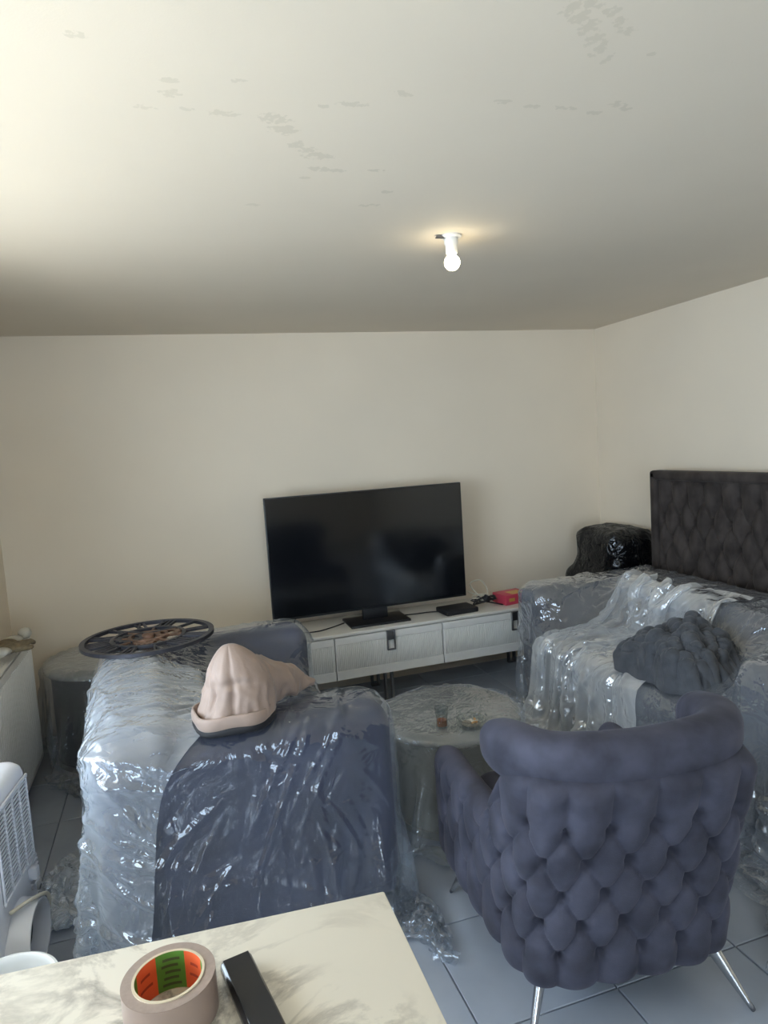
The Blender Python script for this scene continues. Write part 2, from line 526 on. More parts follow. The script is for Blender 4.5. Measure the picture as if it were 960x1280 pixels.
def tag(o, label, cat, group=None):
    o['label'] = label
    o['category'] = cat
    if group:
        o['group'] = group
    return o


def struct(o):
    o['kind'] = 'structure'
    return o


def fbm(x, y, z=0.0, s=1.0, oct=3):
    return mnoise.fractal(Vector((x * s, y * s, z * s)), 1.0, 2.0, oct)


# ------------------------------------------------------------------ room shell
T = 0.25
floor = struct(box('floor', ((XL + XR) / 2, (YB + YF) / 2, -.06), (XR - XL + 2 * T, YB - YF + 2 * T, .1), MT['grout'], bevel=0))
TS, X0, Y0 = 0.44, 0.695, 1.605
bmt = bmesh.new()
add_box(bmt, (0, 0, 0), (TS - .005, TS - .005, .012), .0015, 1)
tile_me = None
ix0, iy0 = math.floor((XL - X0) / TS), math.floor((YF - Y0) / TS)
tile_proto = bm_obj('tile', bmt, MT['tile'], floor, False)
first = True
for i in range(ix0, math.ceil((XR - X0) / TS)):
    for j in range(iy0, math.ceil((YB - Y0) / TS)):
        x0, x1 = max(X0 + i * TS, XL), min(X0 + (i + 1) * TS, XR)
        y0, y1 = max(Y0 + j * TS, YF), min(Y0 + (j + 1) * TS, YB)
        if x1 - x0 < .02 or y1 - y0 < .02:
            continue
        o = tile_proto if first else link(tile_proto.copy(), floor)
        first = False
        o.location = ((x0 + x1) / 2, (y0 + y1) / 2, -.006 + random.uniform(-.0004, 0))
        o.scale = ((x1 - x0) / TS, (y1 - y0) / TS, 1)

struct(box('ceiling', ((XL + XR) / 2, (YB + YF) / 2, ZC + .1), (XR - XL + 2 * T, YB - YF + 2 * T, .2), MT['ceiling'], bevel=0)).location = (0, 0, 0)
struct(box('wall_back', ((XL + XR) / 2, YB + T / 2, ZC / 2), (XR - XL + 2 * T, T, ZC), MT['wall_back'], bevel=0))
bm = bmesh.new()
vx0, vx1, vz0, vz1 = WIN2
ym_ = YF - T / 2
add_box(bm, ((XL - T + vx0) / 2, ym_, ZC / 2), (vx0 - XL + T, T, ZC))
add_box(bm, ((XR + T + vx1) / 2, ym_, ZC / 2), (XR + T - vx1, T, ZC))
add_box(bm, ((vx0 + vx1) / 2, ym_, vz0 / 2), (vx1 - vx0, T, vz0))
add_box(bm, ((vx0 + vx1) / 2, ym_, (vz1 + ZC) / 2), (vx1 - vx0, T, ZC - vz1))
struct(bm_obj('wall_front', bm, MT['wall'], None, False))
bm = bmesh.new()
fy = YF - T + .06
for x in (vx0 + .03, (vx0 + vx1) / 2, vx1 - .03):
    add_box(bm, (x, fy, (vz0 + vz1) / 2), (.06, .06, vz1 - vz0), .006)
for z in (vz0 + .03, vz1 - .03):
    add_box(bm, ((vx0 + vx1) / 2, fy, z), (vx1 - vx0, .06, .06), .006)
win2 = struct(bm_obj('window_2', bm, MT['white'], None, True, autos=40))
for k in range(2):
    box('pane', (vx0 + (vx1 - vx0) * (.25 + .5 * k), fy, (vz0 + vz1) / 2), ((vx1 - vx0) / 2 - .09, .006, vz1 - vz0 - .12), MT['pane'], win2, bevel=0)
struct(box('wall_right', (XR + T / 2, (YB + YF) / 2, ZC / 2), (T, YB - YF, ZC), MT['wall'], bevel=0))
bm = bmesh.new()
wy0, wy1, wz0, wz1 = WIN
xm = XL - T / 2
add_box(bm, (xm, (YF + wy0) / 2, ZC / 2), (T, wy0 - YF, ZC))
add_box(bm, (xm, (YB + wy1) / 2, ZC / 2), (T, YB - wy1, ZC))
add_box(bm, (xm, (wy0 + wy1) / 2, wz0 / 2), (T, wy1 - wy0, wz0))
add_box(bm, (xm, (wy0 + wy1) / 2, (wz1 + ZC) / 2), (T, wy1 - wy0, ZC - wz1))
struct(bm_obj('wall_left', bm, MT['wall'], None, False))
# window in the left wall
bm = bmesh.new()
fx = XL - T + .06
for y in (wy0 + .03, (wy0 + wy1) / 2, wy1 - .03):
    add_box(bm, (fx, y, (wz0 + wz1) / 2), (.06, .06, wz1 - wz0), .006)
for z in (wz0 + .03, wz1 - .03):
    add_box(bm, (fx, (wy0 + wy1) / 2, z), (.06, wy1 - wy0, .06), .006)
win = struct(bm_obj('window_1', bm, MT['white'], None, True, autos=40))
for k in range(2):
    ym = wy0 + (wy1 - wy0) * (.25 + .5 * k)
    box('pane', (fx, ym, (wz0 + wz1) / 2), (.006, (wy1 - wy0) / 2 - .09, wz1 - wz0 - .12), MT['pane'], win, bevel=0)
box('window_sill', (XL - .08, (wy0 + wy1) / 2, wz0 + .012), (.24, wy1 - wy0 - .002, .024), MT['white'], win, bevel=.005)
# added unseen slabs: the lower bounces sun onto the ceiling, the upper blocks direct sun
bounce_slab = struct(box('floor_bounce_slab', (XL - T - 1.3, 1.5, -.1), (2.6, 7.5, .2), MT['concrete'], bevel=0))
struct(box('ceiling_sun_blocker', (XL - T - .62, 1.5, 2.75), (1.24, 7.5, .2), MT['concrete'], bevel=0))

# ------------------------------------------------------------------ ceiling bulb
bx, by = 1.088, 2.417
t = tag(empty('bare_bulb', (bx, by, ZC)), 'lit bare bulb in a white socket screwed to the ceiling', 'light bulb')
lathe_obj('ceiling_plate', [(0, 0), (.040, 0), (.040, -.006), (.034, -.010), (0, -.010)], MT['socket'], t, 32)
box('bracket', (-.035, 0, -.007), (.05, .022, .006), MT['steel'], t, .002)
lathe_obj('socket', [(0, -.008), (.026, -.008), (.026, -.03), (.022, -.035), (.022, -.062), (.019, -.066), (0, -.066)], MT['socket'], t, 28)
v, f = lathe([(.013, -.060), (.015, -.070)] + [(.0295 * math.sin(RAD(a)), -.098 + .0295 * math.cos(RAD(a))) for a in range(35, 181, 8)], 28)
mesh_obj('bulb_globe', v, f, MT['bulb'], t)

# ------------------------------------------------------------------ tufted armchair
def smooth01(x):
    x = np.clip(x, 0, 1)
    return x * x * (3 - 2 * x)


def tuft(u, v, v0=-4.0, v1=0.0, p=.33):
    """diamond buttoning: pillows 0..1 with creases between buttons, upright pleats past the first and last row"""
    vc = np.clip(v, v0, v1)
    a, b = u + vc / 2, u - vc / 2
    h = (np.abs(np.sin(np.pi * a)) * np.abs(np.sin(np.pi * b))) ** p
    kr = np.round(vc)
    du = (u - .5 * (np.abs(kr) % 2))
    du = du - np.round(du)
    r2_ = (du / .13) ** 2 + ((v - kr) / .17) ** 2
    dim = np.exp(-r2_)
    return h, dim


CH = (1.105, 1.475, 0.0)
chair = tag(empty('armchair', CH, RAD(-7.5)), 'slate blue velvet wing armchair with a deep-buttoned back and chrome legs', 'armchair')
half = [(-.372, .69), (-.365, .50), (-.350, .32), (-.334, .17), (-.314, .065), (-.245, .000), (-.12, -.018), (0, -.02)]
pts = [Vector((x, y, 0)) for x, y in half] + [Vector((-x, y, 0)) for x, y in half[-2::-1]]
dense = catmull(pts, 40)
P = np.array([(p.x, p.y) for p in dense])
sl = np.concatenate([[0], np.cumsum(np.linalg.norm(np.diff(P, axis=0), axis=1))])
NS = 420
ss = np.linspace(0, sl[-1], NS)
px = np.interp(ss, sl, P[:, 0]); py = np.interp(ss, sl, P[:, 1])
tx = np.gradient(px, ss); ty = np.gradient(py, ss)
tl_ = np.hypot(tx, ty); tx /= tl_; ty /= tl_
nx_, ny_ = ty * 1.0, -tx * 1.0        # outward for the path running left-front -> back -> right-front
if nx_[0] > 0:
    nx_, ny_ = -nx_, -ny_
su = ss - sl[-1] / 2
ZB = .128
ztop = .545 + (.80 - .545) * smooth01((.30 - py) / .16)
backw = smooth01((.40 - py) / .36)        # how much a point belongs to the back
TH = .055
NO, NC, NI = 120, 16, 26


rows = []
tt = np.linspace(0, 1, NO)
for k in range(NO):          # outer face, bottom to top
    z = ZB + (ztop - TH - ZB) * tt[k]
    rows.append((np.zeros(NS), z, np.ones(NS)))
for k in range(1, NC + 1):   # rounded top
    a = math.pi * k / NC
    rows.append((TH * (1 - math.cos(a)) * np.ones(NS), ztop - TH + TH * math.sin(a), np.zeros(NS) + max(0, math.cos(a))))
for k in range(1, NI + 1):   # inner face down
    q = k / NI
    rows.append((2 * TH * np.ones(NS), (ztop - TH) * (1 - q) + .30 * q, np.zeros(NS)))
V = np.zeros((NS, len(rows), 3))
for j, (inset, z, w) in enumerate(rows):
    rel = (z - ZB)
    lean = -.135 * (rel / .64) ** 1.2 * backw
    spread = 1.0 + .03 * (rel / .64 - .35) * (.35 + .65 * backw)
    tap = -.03 * np.clip((.06 - rel) / .06, 0, 1) ** 2
    if j < NO + NC // 2:
        u = su / .118
        v = (z - .655) / .098
        h, dim = tuft(u, v)
        edge_t = np.clip((ztop - z) / .05, 0, 1)
        edge_b = np.clip((z - ZB + .004) / .035, 0, 1)
        edge_s = np.clip((sl[-1] / 2 - np.abs(su)) / .05, 0, 1)
        side = 1 - .45 * smooth01((py - .16) / .12)
        d = (.024 * (h - .7) - .030 * dim) * edge_t * side * (0.3 + .7 * edge_s) * w
        d = d * edge_b + (1 - edge_b) * -.022
    else:
        d = np.zeros(NS)
    off = d + tap - inset
    V[:, j, 0] = (px + nx_ * off) * spread
    V[:, j, 1] = py + ny_ * off + lean
    V[:, j, 2] = z
verts = V.reshape(-1, 3).tolist()
faces = grid_faces(NS, len(rows))
nr = len(rows)
for e, s_ in ((0, 1), (NS - 1, -1)):       # rounded arm fronts
    ring = [e * nr + j for j in range(nr)]
    prev = ring
    c = np.mean(V[e], axis=0)
    for k in range(1, 7):
        a = k / 6 * math.pi / 2
        new = []
        for j in range(nr):
            q = V[e, j]
            pz = c[2] + (q[2] - c[2]) * (1 - .12 * (1 - math.cos(a)))
            pxx = c[0] + (q[0] - c[0]) * math.cos(a) ** .6 if k < 6 else c[0]
            verts.append((pxx, q[1] + .055 * math.sin(a), pz))
            new.append(len(verts) - 1)
        for j in range(nr - 1):
            fc = (prev[j], prev[j + 1], new[j + 1], new[j])
            faces.append(fc if s_ > 0 else fc[::-1])
        prev = new
shell = mesh_obj('tufted_shell', verts, faces, MT['velvet'], chair)
bmn = bmesh.new(); bmn.from_mesh(shell.data); bmesh.ops.recalc_face_normals(bmn, faces=bmn.faces[:]); bmn.to_mesh(shell.data); bmn.free()
for p_ in shell.data.polygons:
    p_.use_smooth = True
# buttons in the creases of the back
bpro = None
for r in range(5):
    z = .655 - .098 * r
    for i in range(-3, 4):
        s0 = (i + .5 * (r % 2)) * .118
        if abs(s0) > .36:
            continue
        jx = int(np.argmin(np.abs(su - s0)))
        jz = int(np.argmin(np.abs(V[jx, :NO, 2] - z)))
        q = V[jx, jz]
        vv, ff = lathe([(0, .006), (.006, .0045), (.0085, 0), (.006, -.003), (0, -.004)], 10)
        nv = Vector((nx_[jx], ny_[jx], .15)).normalized()
        if bpro is None:
            bpro = mesh_obj('button', vv, ff, MT['velvet'], chair)
            o = bpro
        else:
            o = link(bpro.copy(), chair)
        o.location = (q[0] + nv.x * .003, q[1] + nv.y * .003, q[2])
        o.rotation_euler = nv.to_track_quat('Z', 'Y').to_euler()
# the thick roll along the top of the back and wings
rp = catmull([(-.292, .215, .80), (-.300, .14, .815), (-.284, .045, .830), (-.23, -.038, .842), (-.14, -.075, .845), (0, -.085, .842),
              (.14, -.075, .845), (.23, -.038, .842), (.290, .045, .830), (.308, .14, .815), (.300, .215, .80)], 14)
Lr = len(rp)
rv, rf = [], []
nsec = 40
for i, q in enumerate(rp):
    tgt = (rp[min(i + 1, Lr - 1)] - rp[max(i - 1, 0)]); tgt.z = 0; tgt.normalize()
    out = Vector((tgt.y, -tgt.x, 0))
    if out.y > 0 and abs(q.x) < .2:
        out = -out
    if abs(q.x) >= .2 and out.x * q.x < 0:
        out = -out
    e = min(i, Lr - 1 - i) / (Lr - 1)
    endf = min(1, math.sin(min(1, e / .07) * math.pi / 2) * .9 + .1)
    w = 1 + .12 * math.exp(-((e - .16) / .08) ** 2)
    for k in range(nsec):
        a = 2 * math.pi * k / nsec
        ca, sa = math.cos(a), math.sin(a)
        ra = (.060 if ca > 0 else .060) * endf * w
        rb = (.060 if sa > 0 else .075) * (.35 + .65 * endf) * w
        cx = math.copysign(abs(ca) ** .8, ca); cz = math.copysign(abs(sa) ** .8, sa)
        seam = 1.0
        for sx in (-.115, .115):
            seam -= .035 * math.exp(-((q.x - sx) / .006) ** 2) if abs(q.y + .08) < .06 else 0
        rv.append(q + out * (cx * ra * seam) + Vector((0, 0, cz * rb * seam - .01)))
for i in range(Lr - 1):
    for k in range(nsec):
        rf.append((i * nsec + k, i * nsec + (k + 1) % nsec, (i + 1) * nsec + (k + 1) % nsec, (i + 1) * nsec + k))
rf.append(tuple(range(nsec))); rf.append(tuple(range((Lr - 1) * nsec, Lr * nsec)))
roll = mesh_obj('top_roll', rv, rf, MT['velvet'], chair)
bmn = bmesh.new(); bmn.from_mesh(roll.data); bmesh.ops.recalc_face_normals(bmn, faces=bmn.faces[:]); bmn.to_mesh(roll.data); bmn.free()
for p_ in roll.data.polygons:
    p_.use_smooth = True
# piping under the roll
pip = [(q.x * 1.0, q.y, q.z - .087) for q in rp[14:-14]]
pp = []
for i, q in enumerate(rp[24:-24]):
    d = Vector((q.x, q.y - .25, 0)).normalized()
    pp.append((q.x + d.x * .05, q.y + d.y * .05, q.z - .082))
v, f = tube(pp, .007, 8)
mesh_obj('piping', v, f, MT['velvet'], chair)
box('seat_base', (0, .36, .235), (.56, .60, .14), MT['velvet'], chair, .03, 3)
box('seat_cushion', (0, .385, .385), (.50, .56, .17), MT['velvet'], chair, .06, 5)
for sx in (-1, 1):
    for (tp, bt) in (((.25 * sx, .06, .175), (.335 * sx, -.035, 0)), ((.28 * sx, .60, .175), (.345 * sx, .68, 0))):
        a, b = Vector(tp), Vector(bt)
        path = [a.lerp(b, k / 8) for k in range(9)]
        path[-1].z = .001
        rad = [((.024 - .017 * k / 8), (.016 - .009 * k / 8)) for k in range(9)]
        v, f = tube(path, rad, 12)
        vv = [(x, y, max(z, 0.0)) for x, y, z in v]
        mesh_obj('leg', vv, f, MT['chrome'], chair)


# ------------------------------------------------------------------ draped plastic (position based cloth)
class Sdf:
    def __init__(s):
        s.items = []

    def box(s, c, half, r, rotz=0.0):
        s.items.append(('b', np.array(c, float), np.array(half, float), r, rotz)); return s

    def cyl(s, c, rad, hz, r):
        s.items.append(('c', np.array(c, float), (rad, hz), r, 0.0)); return s

    def push(s, p, prev, margin, fr):
        zf = margin * .6
        low = p[:, 2] < zf
        p[low, 2] = zf
        prev[low] += (p[low] - prev[low]) * fr
        for kind, c, h, r, rz in s.items:
            q = p - c
            if kind == 'b':
                cs, sn = math.cos(rz), math.sin(rz)
                if rz:
                    lx = q[:, 0] * cs + q[:, 1] * sn
                    ly = -q[:, 0] * sn + q[:, 1] * cs
                    q = np.stack([lx, ly, q[:, 2]], 1)
                cand = np.all(np.abs(q) < h + margin, axis=1)
                if not cand.any():
                    continue
                idx = np.nonzero(cand)[0]
                q = q[idx]
                d = np.abs(q) - (h - r)
                m = np.maximum(d, 0)
                ln = np.linalg.norm(m, axis=1)
                inside = ln < 1e-9
                dist = np.where(inside, d.max(1), ln) - r
                g = np.where(inside[:, None], (d == d.max(1)[:, None]).astype(float), m / np.maximum(ln, 1e-9)[:, None]) * np.sign(q)
                hit = dist < margin
                g = g * (margin - dist)[:, None]
                if rz:
                    g = np.stack([g[:, 0] * cs - g[:, 1] * sn, g[:, 0] * sn + g[:, 1] * cs, g[:, 2]], 1)
                idx = idx[hit]; g = g[hit]
            else:
                rad, hz = h
                rr = np.hypot(q[:, 0], q[:, 1])
                idx = np.nonzero((rr < rad + margin) & (np.abs(q[:, 2]) < hz + margin))[0]
                if not len(idx):
                    continue
                q = q[idx]; rr = rr[idx]
                d = np.stack([rr - (rad - r), np.abs(q[:, 2]) - (hz - r)], 1)
                m = np.maximum(d, 0); ln = np.linalg.norm(m, axis=1)
                inside = ln < 1e-9
                dist = np.where(inside, d.max(1), ln) - r
                g2 = np.where(inside[:, None], (d == d.max(1)[:, None]).astype(float), m / np.maximum(ln, 1e-9)[:, None])
                er = q[:, :2] / np.maximum(rr, 1e-6)[:, None]
                g = np.concatenate([er * g2[:, :1], (g2[:, 1] * np.sign(q[:, 2]))[:, None]], 1)
                hit = dist < margin
                g = g[hit] * (margin - dist[hit])[:, None]; idx = idx[hit]
            p[idx] += g
            prev[idx] += (p[idx] - prev[idx]) * fr


def drape(P0, rest, sdf, steps=110, iters=9, margin=.012, fr=.55, crumple=.03, seed=1, gust=0.0, damp=.985):
    nu, nv = P0.shape[:2]
    rng = np.random.default_rng(seed)
    p = P0.astype(float).copy()
    p += rng.normal(0, .004, p.shape)
    prev = p.copy()
    sc = rng.normal(0, 1, (nu, nv))
    for _ in range(1):
        sc = (sc + np.roll(sc, 1, 0) + np.roll(sc, 1, 1) + np.roll(sc, -1, 0) + np.roll(sc, -1, 1)) / 2.2
    ru = rest[0] * (1 + crumple * sc); rv_ = rest[1] * (1 + crumple * np.roll(sc, 3, 0))
    dg = np.hypot(rest[0], rest[1])
    dt2 = .016 ** 2 * 9.8

    def con(a, b, r, k):
        d = b - a
        l = np.sqrt((d * d).sum(-1))
        c = (k * .5 * (l - r) / np.maximum(l, 1e-7))[..., None] * d
        a += c
        b -= c

    def bend(a, b, r, k):
        d = b - a
        l = np.sqrt((d * d).sum(-1))
        c = (k * .5 * np.minimum(l - r, 0) / np.maximum(l, 1e-7))[..., None] * d
        a += c
        b -= c
    for st in range(steps):
        vel = (p - prev) * damp
        vel = np.clip(vel, -.03, .03)
        prev = p.copy()
        p += vel
        p[..., 2] -= dt2
        for it in range(iters):
            for o in (0, 1):
                ue = nu - 1 - o; m = (ue + 1) // 2
                con(p[o:o + 2 * m:2][:m], p[o + 1:o + 1 + 2 * m:2][:m], ru[o:o + 2 * m:2][:m], 1.0)
                ve = nv - 1 - o; m = (ve + 1) // 2
                con(p[:, o:o + 2 * m:2][:, :m], p[:, o + 1:o + 1 + 2 * m:2][:, :m], rv_[:, o:o + 2 * m:2][:, :m], 1.0)
            if it % 2 == 0:
                for o in (0, 1):
                    m = (nu - 1 - o + 1) // 2
                    A_ = p[o:o + 2 * m:2][:m]; B_ = p[o + 1:o + 1 + 2 * m:2][:m]
                    con(A_[:, :-1], B_[:, 1:], dg, .35)
                    con(A_[:, 1:], B_[:, :-1], dg, .35)
            else:
                for o in (0, 2):
                    for q in (0, 1):
                        i0 = o + q
                        A_ = p[i0::4]; B_ = p[i0 + 2::4]; m = min(len(A_), len(B_))
                        bend(A_[:m], B_[:m], rest[0] * 1.7, .25)
                        A_ = p[:, i0::4]; B_ = p[:, i0 + 2::4]; m = min(A_.shape[1], B_.shape[1])
                        bend(A_[:, :m], B_[:, :m], rest[1] * 1.7, .25)
            if it % 4 == 3 or it == iters - 1:
                sdf.push(p.reshape(-1, 3), prev.reshape(-1, 3), margin, fr)
    return p


def up2(p):
    for ax in (0, 1):
        p = np.moveaxis(p, ax, 0)
        a = np.concatenate([p[:1], p, p[-1:]], 0)
        mid = (-a[:-3] + 9 * a[1:-2] + 9 * a[2:-1] - a[3:]) / 16
        o = np.empty((2 * p.shape[0] - 1,) + p.shape[1:])
        o[0::2] = p
        o[1::2] = mid
        p = np.moveaxis(o, 0, ax)
    return p


def creases(p, n, seed, amp=(.003, .009), wid=(.012, .035), ln=(.12, .6), sp=.011, aim=None):
    """raise long straight crumple ridges along the surface normal"""
    nu, nv = p.shape[:2]
    du = np.gradient(p, axis=0); dv = np.gradient(p, axis=1)
    nrm = np.cross(du, dv)
    nrm /= np.maximum(np.linalg.norm(nrm, axis=-1), 1e-9)[..., None]
    if nrm[..., 2].mean() < 0:
        nrm = -nrm
    rng = np.random.default_rng(seed)
    U, V_ = np.meshgrid(np.arange(nu) * sp, np.arange(nv) * sp, indexing='ij')
    H = np.zeros((nu, nv))
    for k in range(n):
        cu, cv = rng.uniform(0, nu * sp), rng.uniform(0, nv * sp)
        a = rng.uniform(0, math.pi)
        if aim is not None and rng.random() < .6:
            a = math.atan2(cv - aim[1] * nv * sp, cu - aim[0] * nu * sp) + rng.normal(0, .2)
        L = rng.uniform(*ln); w = rng.uniform(*wid); h = rng.uniform(*amp) * (1 if rng.random() < .8 else -.6)
        i0, i1 = max(0, int((cu - L) / sp)), min(nu, int((cu + L) / sp) + 1)
        j0, j1 = max(0, int((cv - L) / sp)), min(nv, int((cv + L) / sp) + 1)
        u = U[i0:i1, j0:j1] - cu; v = V_[i0:i1, j0:j1] - cv
        al = u * math.cos(a) + v * math.sin(a); ac = -u * math.sin(a) + v * math.cos(a) + .12 * (al * al) * rng.normal()
        H[i0:i1, j0:j1] += h * np.maximum(0, 1 - np.abs(ac) / w) * np.maximum(0, 1 - (al / L * 2) ** 2)
    H = np.maximum(H, -.004)
    return p + nrm * H[..., None]


def sheet(name, P3, m, label, cat='plastic sheet', n=160, seed=1, aim=None, twice=False, **kw):
    P3 = up2(P3)
    if twice:
        P3 = up2(P3)
        kw.setdefault('sp', .006)
        kw.setdefault('wid', (.008, .024))
        kw.setdefault('amp', (.003, .011))
    P3 = creases(P3, n, seed, aim=aim, **kw)
    nu, nv = P3.shape[:2]
    P3[..., 2] = np.maximum(P3[..., 2], .003)
    o = mesh_obj(name, P3.reshape(-1, 3), grid_faces(nu, nv), m)
    return tag(o, label, cat)


def flat_sheet(cx, cy, wx, wy, z, sp, rotz=0.0, zf=None, seed=0, amp=.03):
    nu, nv = int(wx / sp) + 1, int(wy / sp) + 1
    a = (np.arange(nu) - (nu - 1) / 2) * sp
    b = (np.arange(nv) - (nv - 1) / 2) * sp
    A_, B_ = np.meshgrid(a, b, indexing='ij')
    rng = np.random.default_rng(seed)
    Z = np.full(A_.shape, z, float)
    for _ in range(9):
        k = rng.normal(0, 7, 2); ph = rng.uniform(0, 6.3)
        Z += amp / 3 * np.sin(A_ * k[0] + B_ * k[1] + ph)
    cs, sn = math.cos(rotz), math.sin(rotz)
    X, Y = cx + A_ * cs - B_ * sn, cy + A_ * sn + B_ * cs
    if zf is not None:
        Z = Z + zf(A_, B_)
    return np.stack([X, Y, Z], -1)


# ------------------------------------------------------------------ sofas
def rounded(name, c, s, bev, m, parent, puff=0.0):
    bm = bmesh.new()
    add_box(bm, c, s, bev, 5)
    o = bm_obj(name, bm, m, parent, True)
    return o


def sofa(name, label, loc, rotz, L, D, arm_h, back_h, m, arm_w=.26, back_w=.27, seat_h=.43):
    """local frame: +x is the way it faces, y runs along its length, origin at the centre of its footprint"""
    t = tag(empty(name, loc, rotz), label, 'sofa')
    S = Sdf()

    def part(nm, c, s, bev):
        o = rounded(nm, c, s, bev, m, t)
        w = Matrix.Rotation(rotz, 3, 'Z') @ Vector(c) + Vector(loc)
        S.box(w, (s[0] / 2, s[1] / 2, s[2] / 2), bev, rotz)
        return o
    part('base', (-.0, 0, .215), (D - .04, L - .04, .27), .03)
    part('backrest', (-D / 2 + back_w / 2, 0, (back_h + .10) / 2), (back_w, L, back_h - .10), .09)
    for sgn in (-1, 1):
        part('arm', (.01, sgn * (L / 2 - arm_w / 2), (arm_h + .10) / 2), (D - .02, arm_w, arm_h - .10), .075)
    inner = L - 2 * arm_w
    n = 1 if inner < 1.0 else 2
    for k in range(n):
        part('seat_cushion', (back_w / 2 + .015, -inner / 2 + inner * (k + .5) / n, seat_h - .04), (D - back_w - .02, inner / n - .01, .16), .055)
        part('back_cushion', (-D / 2 + back_w + .05, -inner / 2 + inner * (k + .5) / n, seat_h + .17), (.15, inner / n - .02, .30), .07)
    for sx in (-1, 1):
        for sy in (-1, 1):
            vv, ff = lathe([(0, .0), (.018, 0), (.026, .10), (0, .10)], 16)
            mesh_obj('leg', vv, ff, MT['chrome'], t, True, (sx * (D / 2 - .09), sy * (L / 2 - .09), 0))
    return t, S


sofaL, SL = sofa('small_sofa', 'navy velvet small sofa shrouded in clear plastic, with the beige jacket on its arm', (.145, 2.82, 0), RAD(3), 1.42, .96, .765, .80, MT['sofa'])
sofaR, SR = sofa('long_sofa', 'charcoal velvet two-seat sofa under clear plastic in front of the dark headboard', (2.43, 2.70, 0), RAD(180), 1.92, .94, .755, .76, MT['sofa_grey'])

def extra(S, *items):
    q = Sdf()
    q.items = S.items[:]
    for it in items:
        if isinstance(it[0], str):
            q.cyl(*it[1:])
        else:
            q.box(*it)
    return q


def wrap_sheet(x0, x1, y0, y1, top, dx0, dx1, dy0, dy1, sp, piv, rotz, seed, amp=.012):
    """a sheet already folded down over the edges of a box-shaped thing; d.. = how much hangs over each side"""
    a = np.arange(x0 - dx0, x1 + dx1 + sp / 2, sp)
    b = np.arange(y0 - dy0, y1 + dy1 + sp / 2, sp)
    A_, B_ = np.meshgrid(a, b, indexing='ij')
    oa = np.maximum(0, np.maximum(x0 - A_, A_ - x1)); ob = np.maximum(0, np.maximum(y0 - B_, B_ - y1))
    sa = np.where(A_ < x0, -1, 1); sb = np.where(B_ < y0, -1, 1)
    mn = np.minimum(oa, ob)
    X = np.clip(A_, x0, x1) + sa * (.02 * (oa > 0) + .22 * mn)
    Y = np.clip(B_, y0, y1) + sb * (.02 * (ob > 0) + .22 * mn)
    Z = top - np.maximum(oa, ob) - .25 * mn
    low = np.maximum(0, .02 - Z)
    X = X + sa * low * .5 * (oa > 0); Y = Y + sb * low * .5 * (ob > 0)
    Z = np.maximum(Z, .02)
    rng = np.random.default_rng(seed)
    for _ in range(9):
        k = rng.normal(0, 8, 2); ph = rng.uniform(0, 6.3)
        w = amp * np.sin(A_ * k[0] + B_ * k[1] + ph)
        X = X + w * (oa > 0); Y = Y + w * (ob > 0); Z = Z + w * (np.maximum(oa, ob) == 0)
    cs, sn = math.cos(rotz), math.sin(rotz)
    return np.stack([piv[0] + X * cs - Y * sn, piv[1] + X * sn + Y * cs, np.maximum(Z, .02)], -1)


def wrap_disc(c, R, top, half, sp, rotz, seed, pleats=15):
    n = int(2 * half / sp) + 1
    a = (np.arange(n) - (n - 1) / 2) * sp
    A_, B_ = np.meshgrid(a, a, indexing='ij')
    r = np.hypot(A_, B_); th = np.arctan2(B_, A_)
    o = np.maximum(0, r - R)
    Z = top - o
    low = np.maximum(0, .02 - Z)
    pl = .012 * np.minimum(1, o / .15) * (1.1 + np.sin(pleats * th + seed) + .6 * np.sin((pleats * 2 + 3) * th))
    rr = np.minimum(r, R) + .004 * (o > 0) + pl + low * .5
    th = th + rotz
    return np.stack([c[0] + rr * np.cos(th), c[1] + rr * np.sin(th), np.maximum(Z, .02)], -1)


CHR = RAD(-7.5)
chc = Matrix.Rotation(CHR, 3, 'Z') @ Vector((0, .30, 0)) + Vector(CH)
CHBOX = ((chc.x, chc.y, .42), (.385, .45, .46), .06, CHR)
WALLR = ((XR + .5, 2, 1), (.5, 6, 3), .001)
WALLL = ((XL - .5, 2, 1), (.5, 6, 3), .001)
WALLB = ((1, YB + .5, 1), (5, .5, 3), .001)
HBOX = ((3.08, 2.855, .7), (.125, .86, .70), .02)
COFK = ('c', (1.09, 2.715, .24), .42, .26, .02)
SIDEK = ('c', (-.43, 4.11, .29), .43, .30, .02)
BINK = ('c', (-.475, 1.70, .22), .135, .23, .01)
ACK = ((-.70, 2.24, .36), (.24, .24, .37), .04, RAD(-8))
RADK = ((-.86, 3.30, .42), (.105, .71, .36), .01)
UNITK = ((1.245, 4.23, .30), (1.11, .225, .30), .01)
STOOLK = ((2.93, 4.08, .55), (.26, .36, .56), .05)
SLx = extra(SL, ((.145, 2.82, .06), (.43, .66, .07), .02, RAD(3)), CHBOX, COFK, SIDEK, BINK, ACK, RADK, WALLL, UNITK)
SRx = extra(SR, ((2.43, 2.70, .06), (.42, .91, .07), .02), CHBOX, COFK, WALLR, HBOX, UNITK, STOOLK)
p0 = wrap_sheet(-.49, .49, -.72, .72, .83, .78, .85, .84, .80, .023, (.145, 2.82), RAD(3), 3)
pL = drape(p0, (.023, .023), SLx, 85, 9, margin=.02, seed=4, crumple=.024)
sheetL = sheet('plastic_sheet', pL, MT['film'], 'clear crinkled plastic sheet draped over the navy sofa under the beige jacket', n=420, seed=31, aim=(.5, .3), ln=(.2, 1.1), twice=True)
p0 = wrap_sheet(1.94, 2.905, 1.73, 3.67, .80, .98, .36, .74, .74, .025, (0, 0), 0, 8)
pR = drape(p0, (.025, .025), SRx, 85, 9, margin=.02, seed=5, crumple=.03)
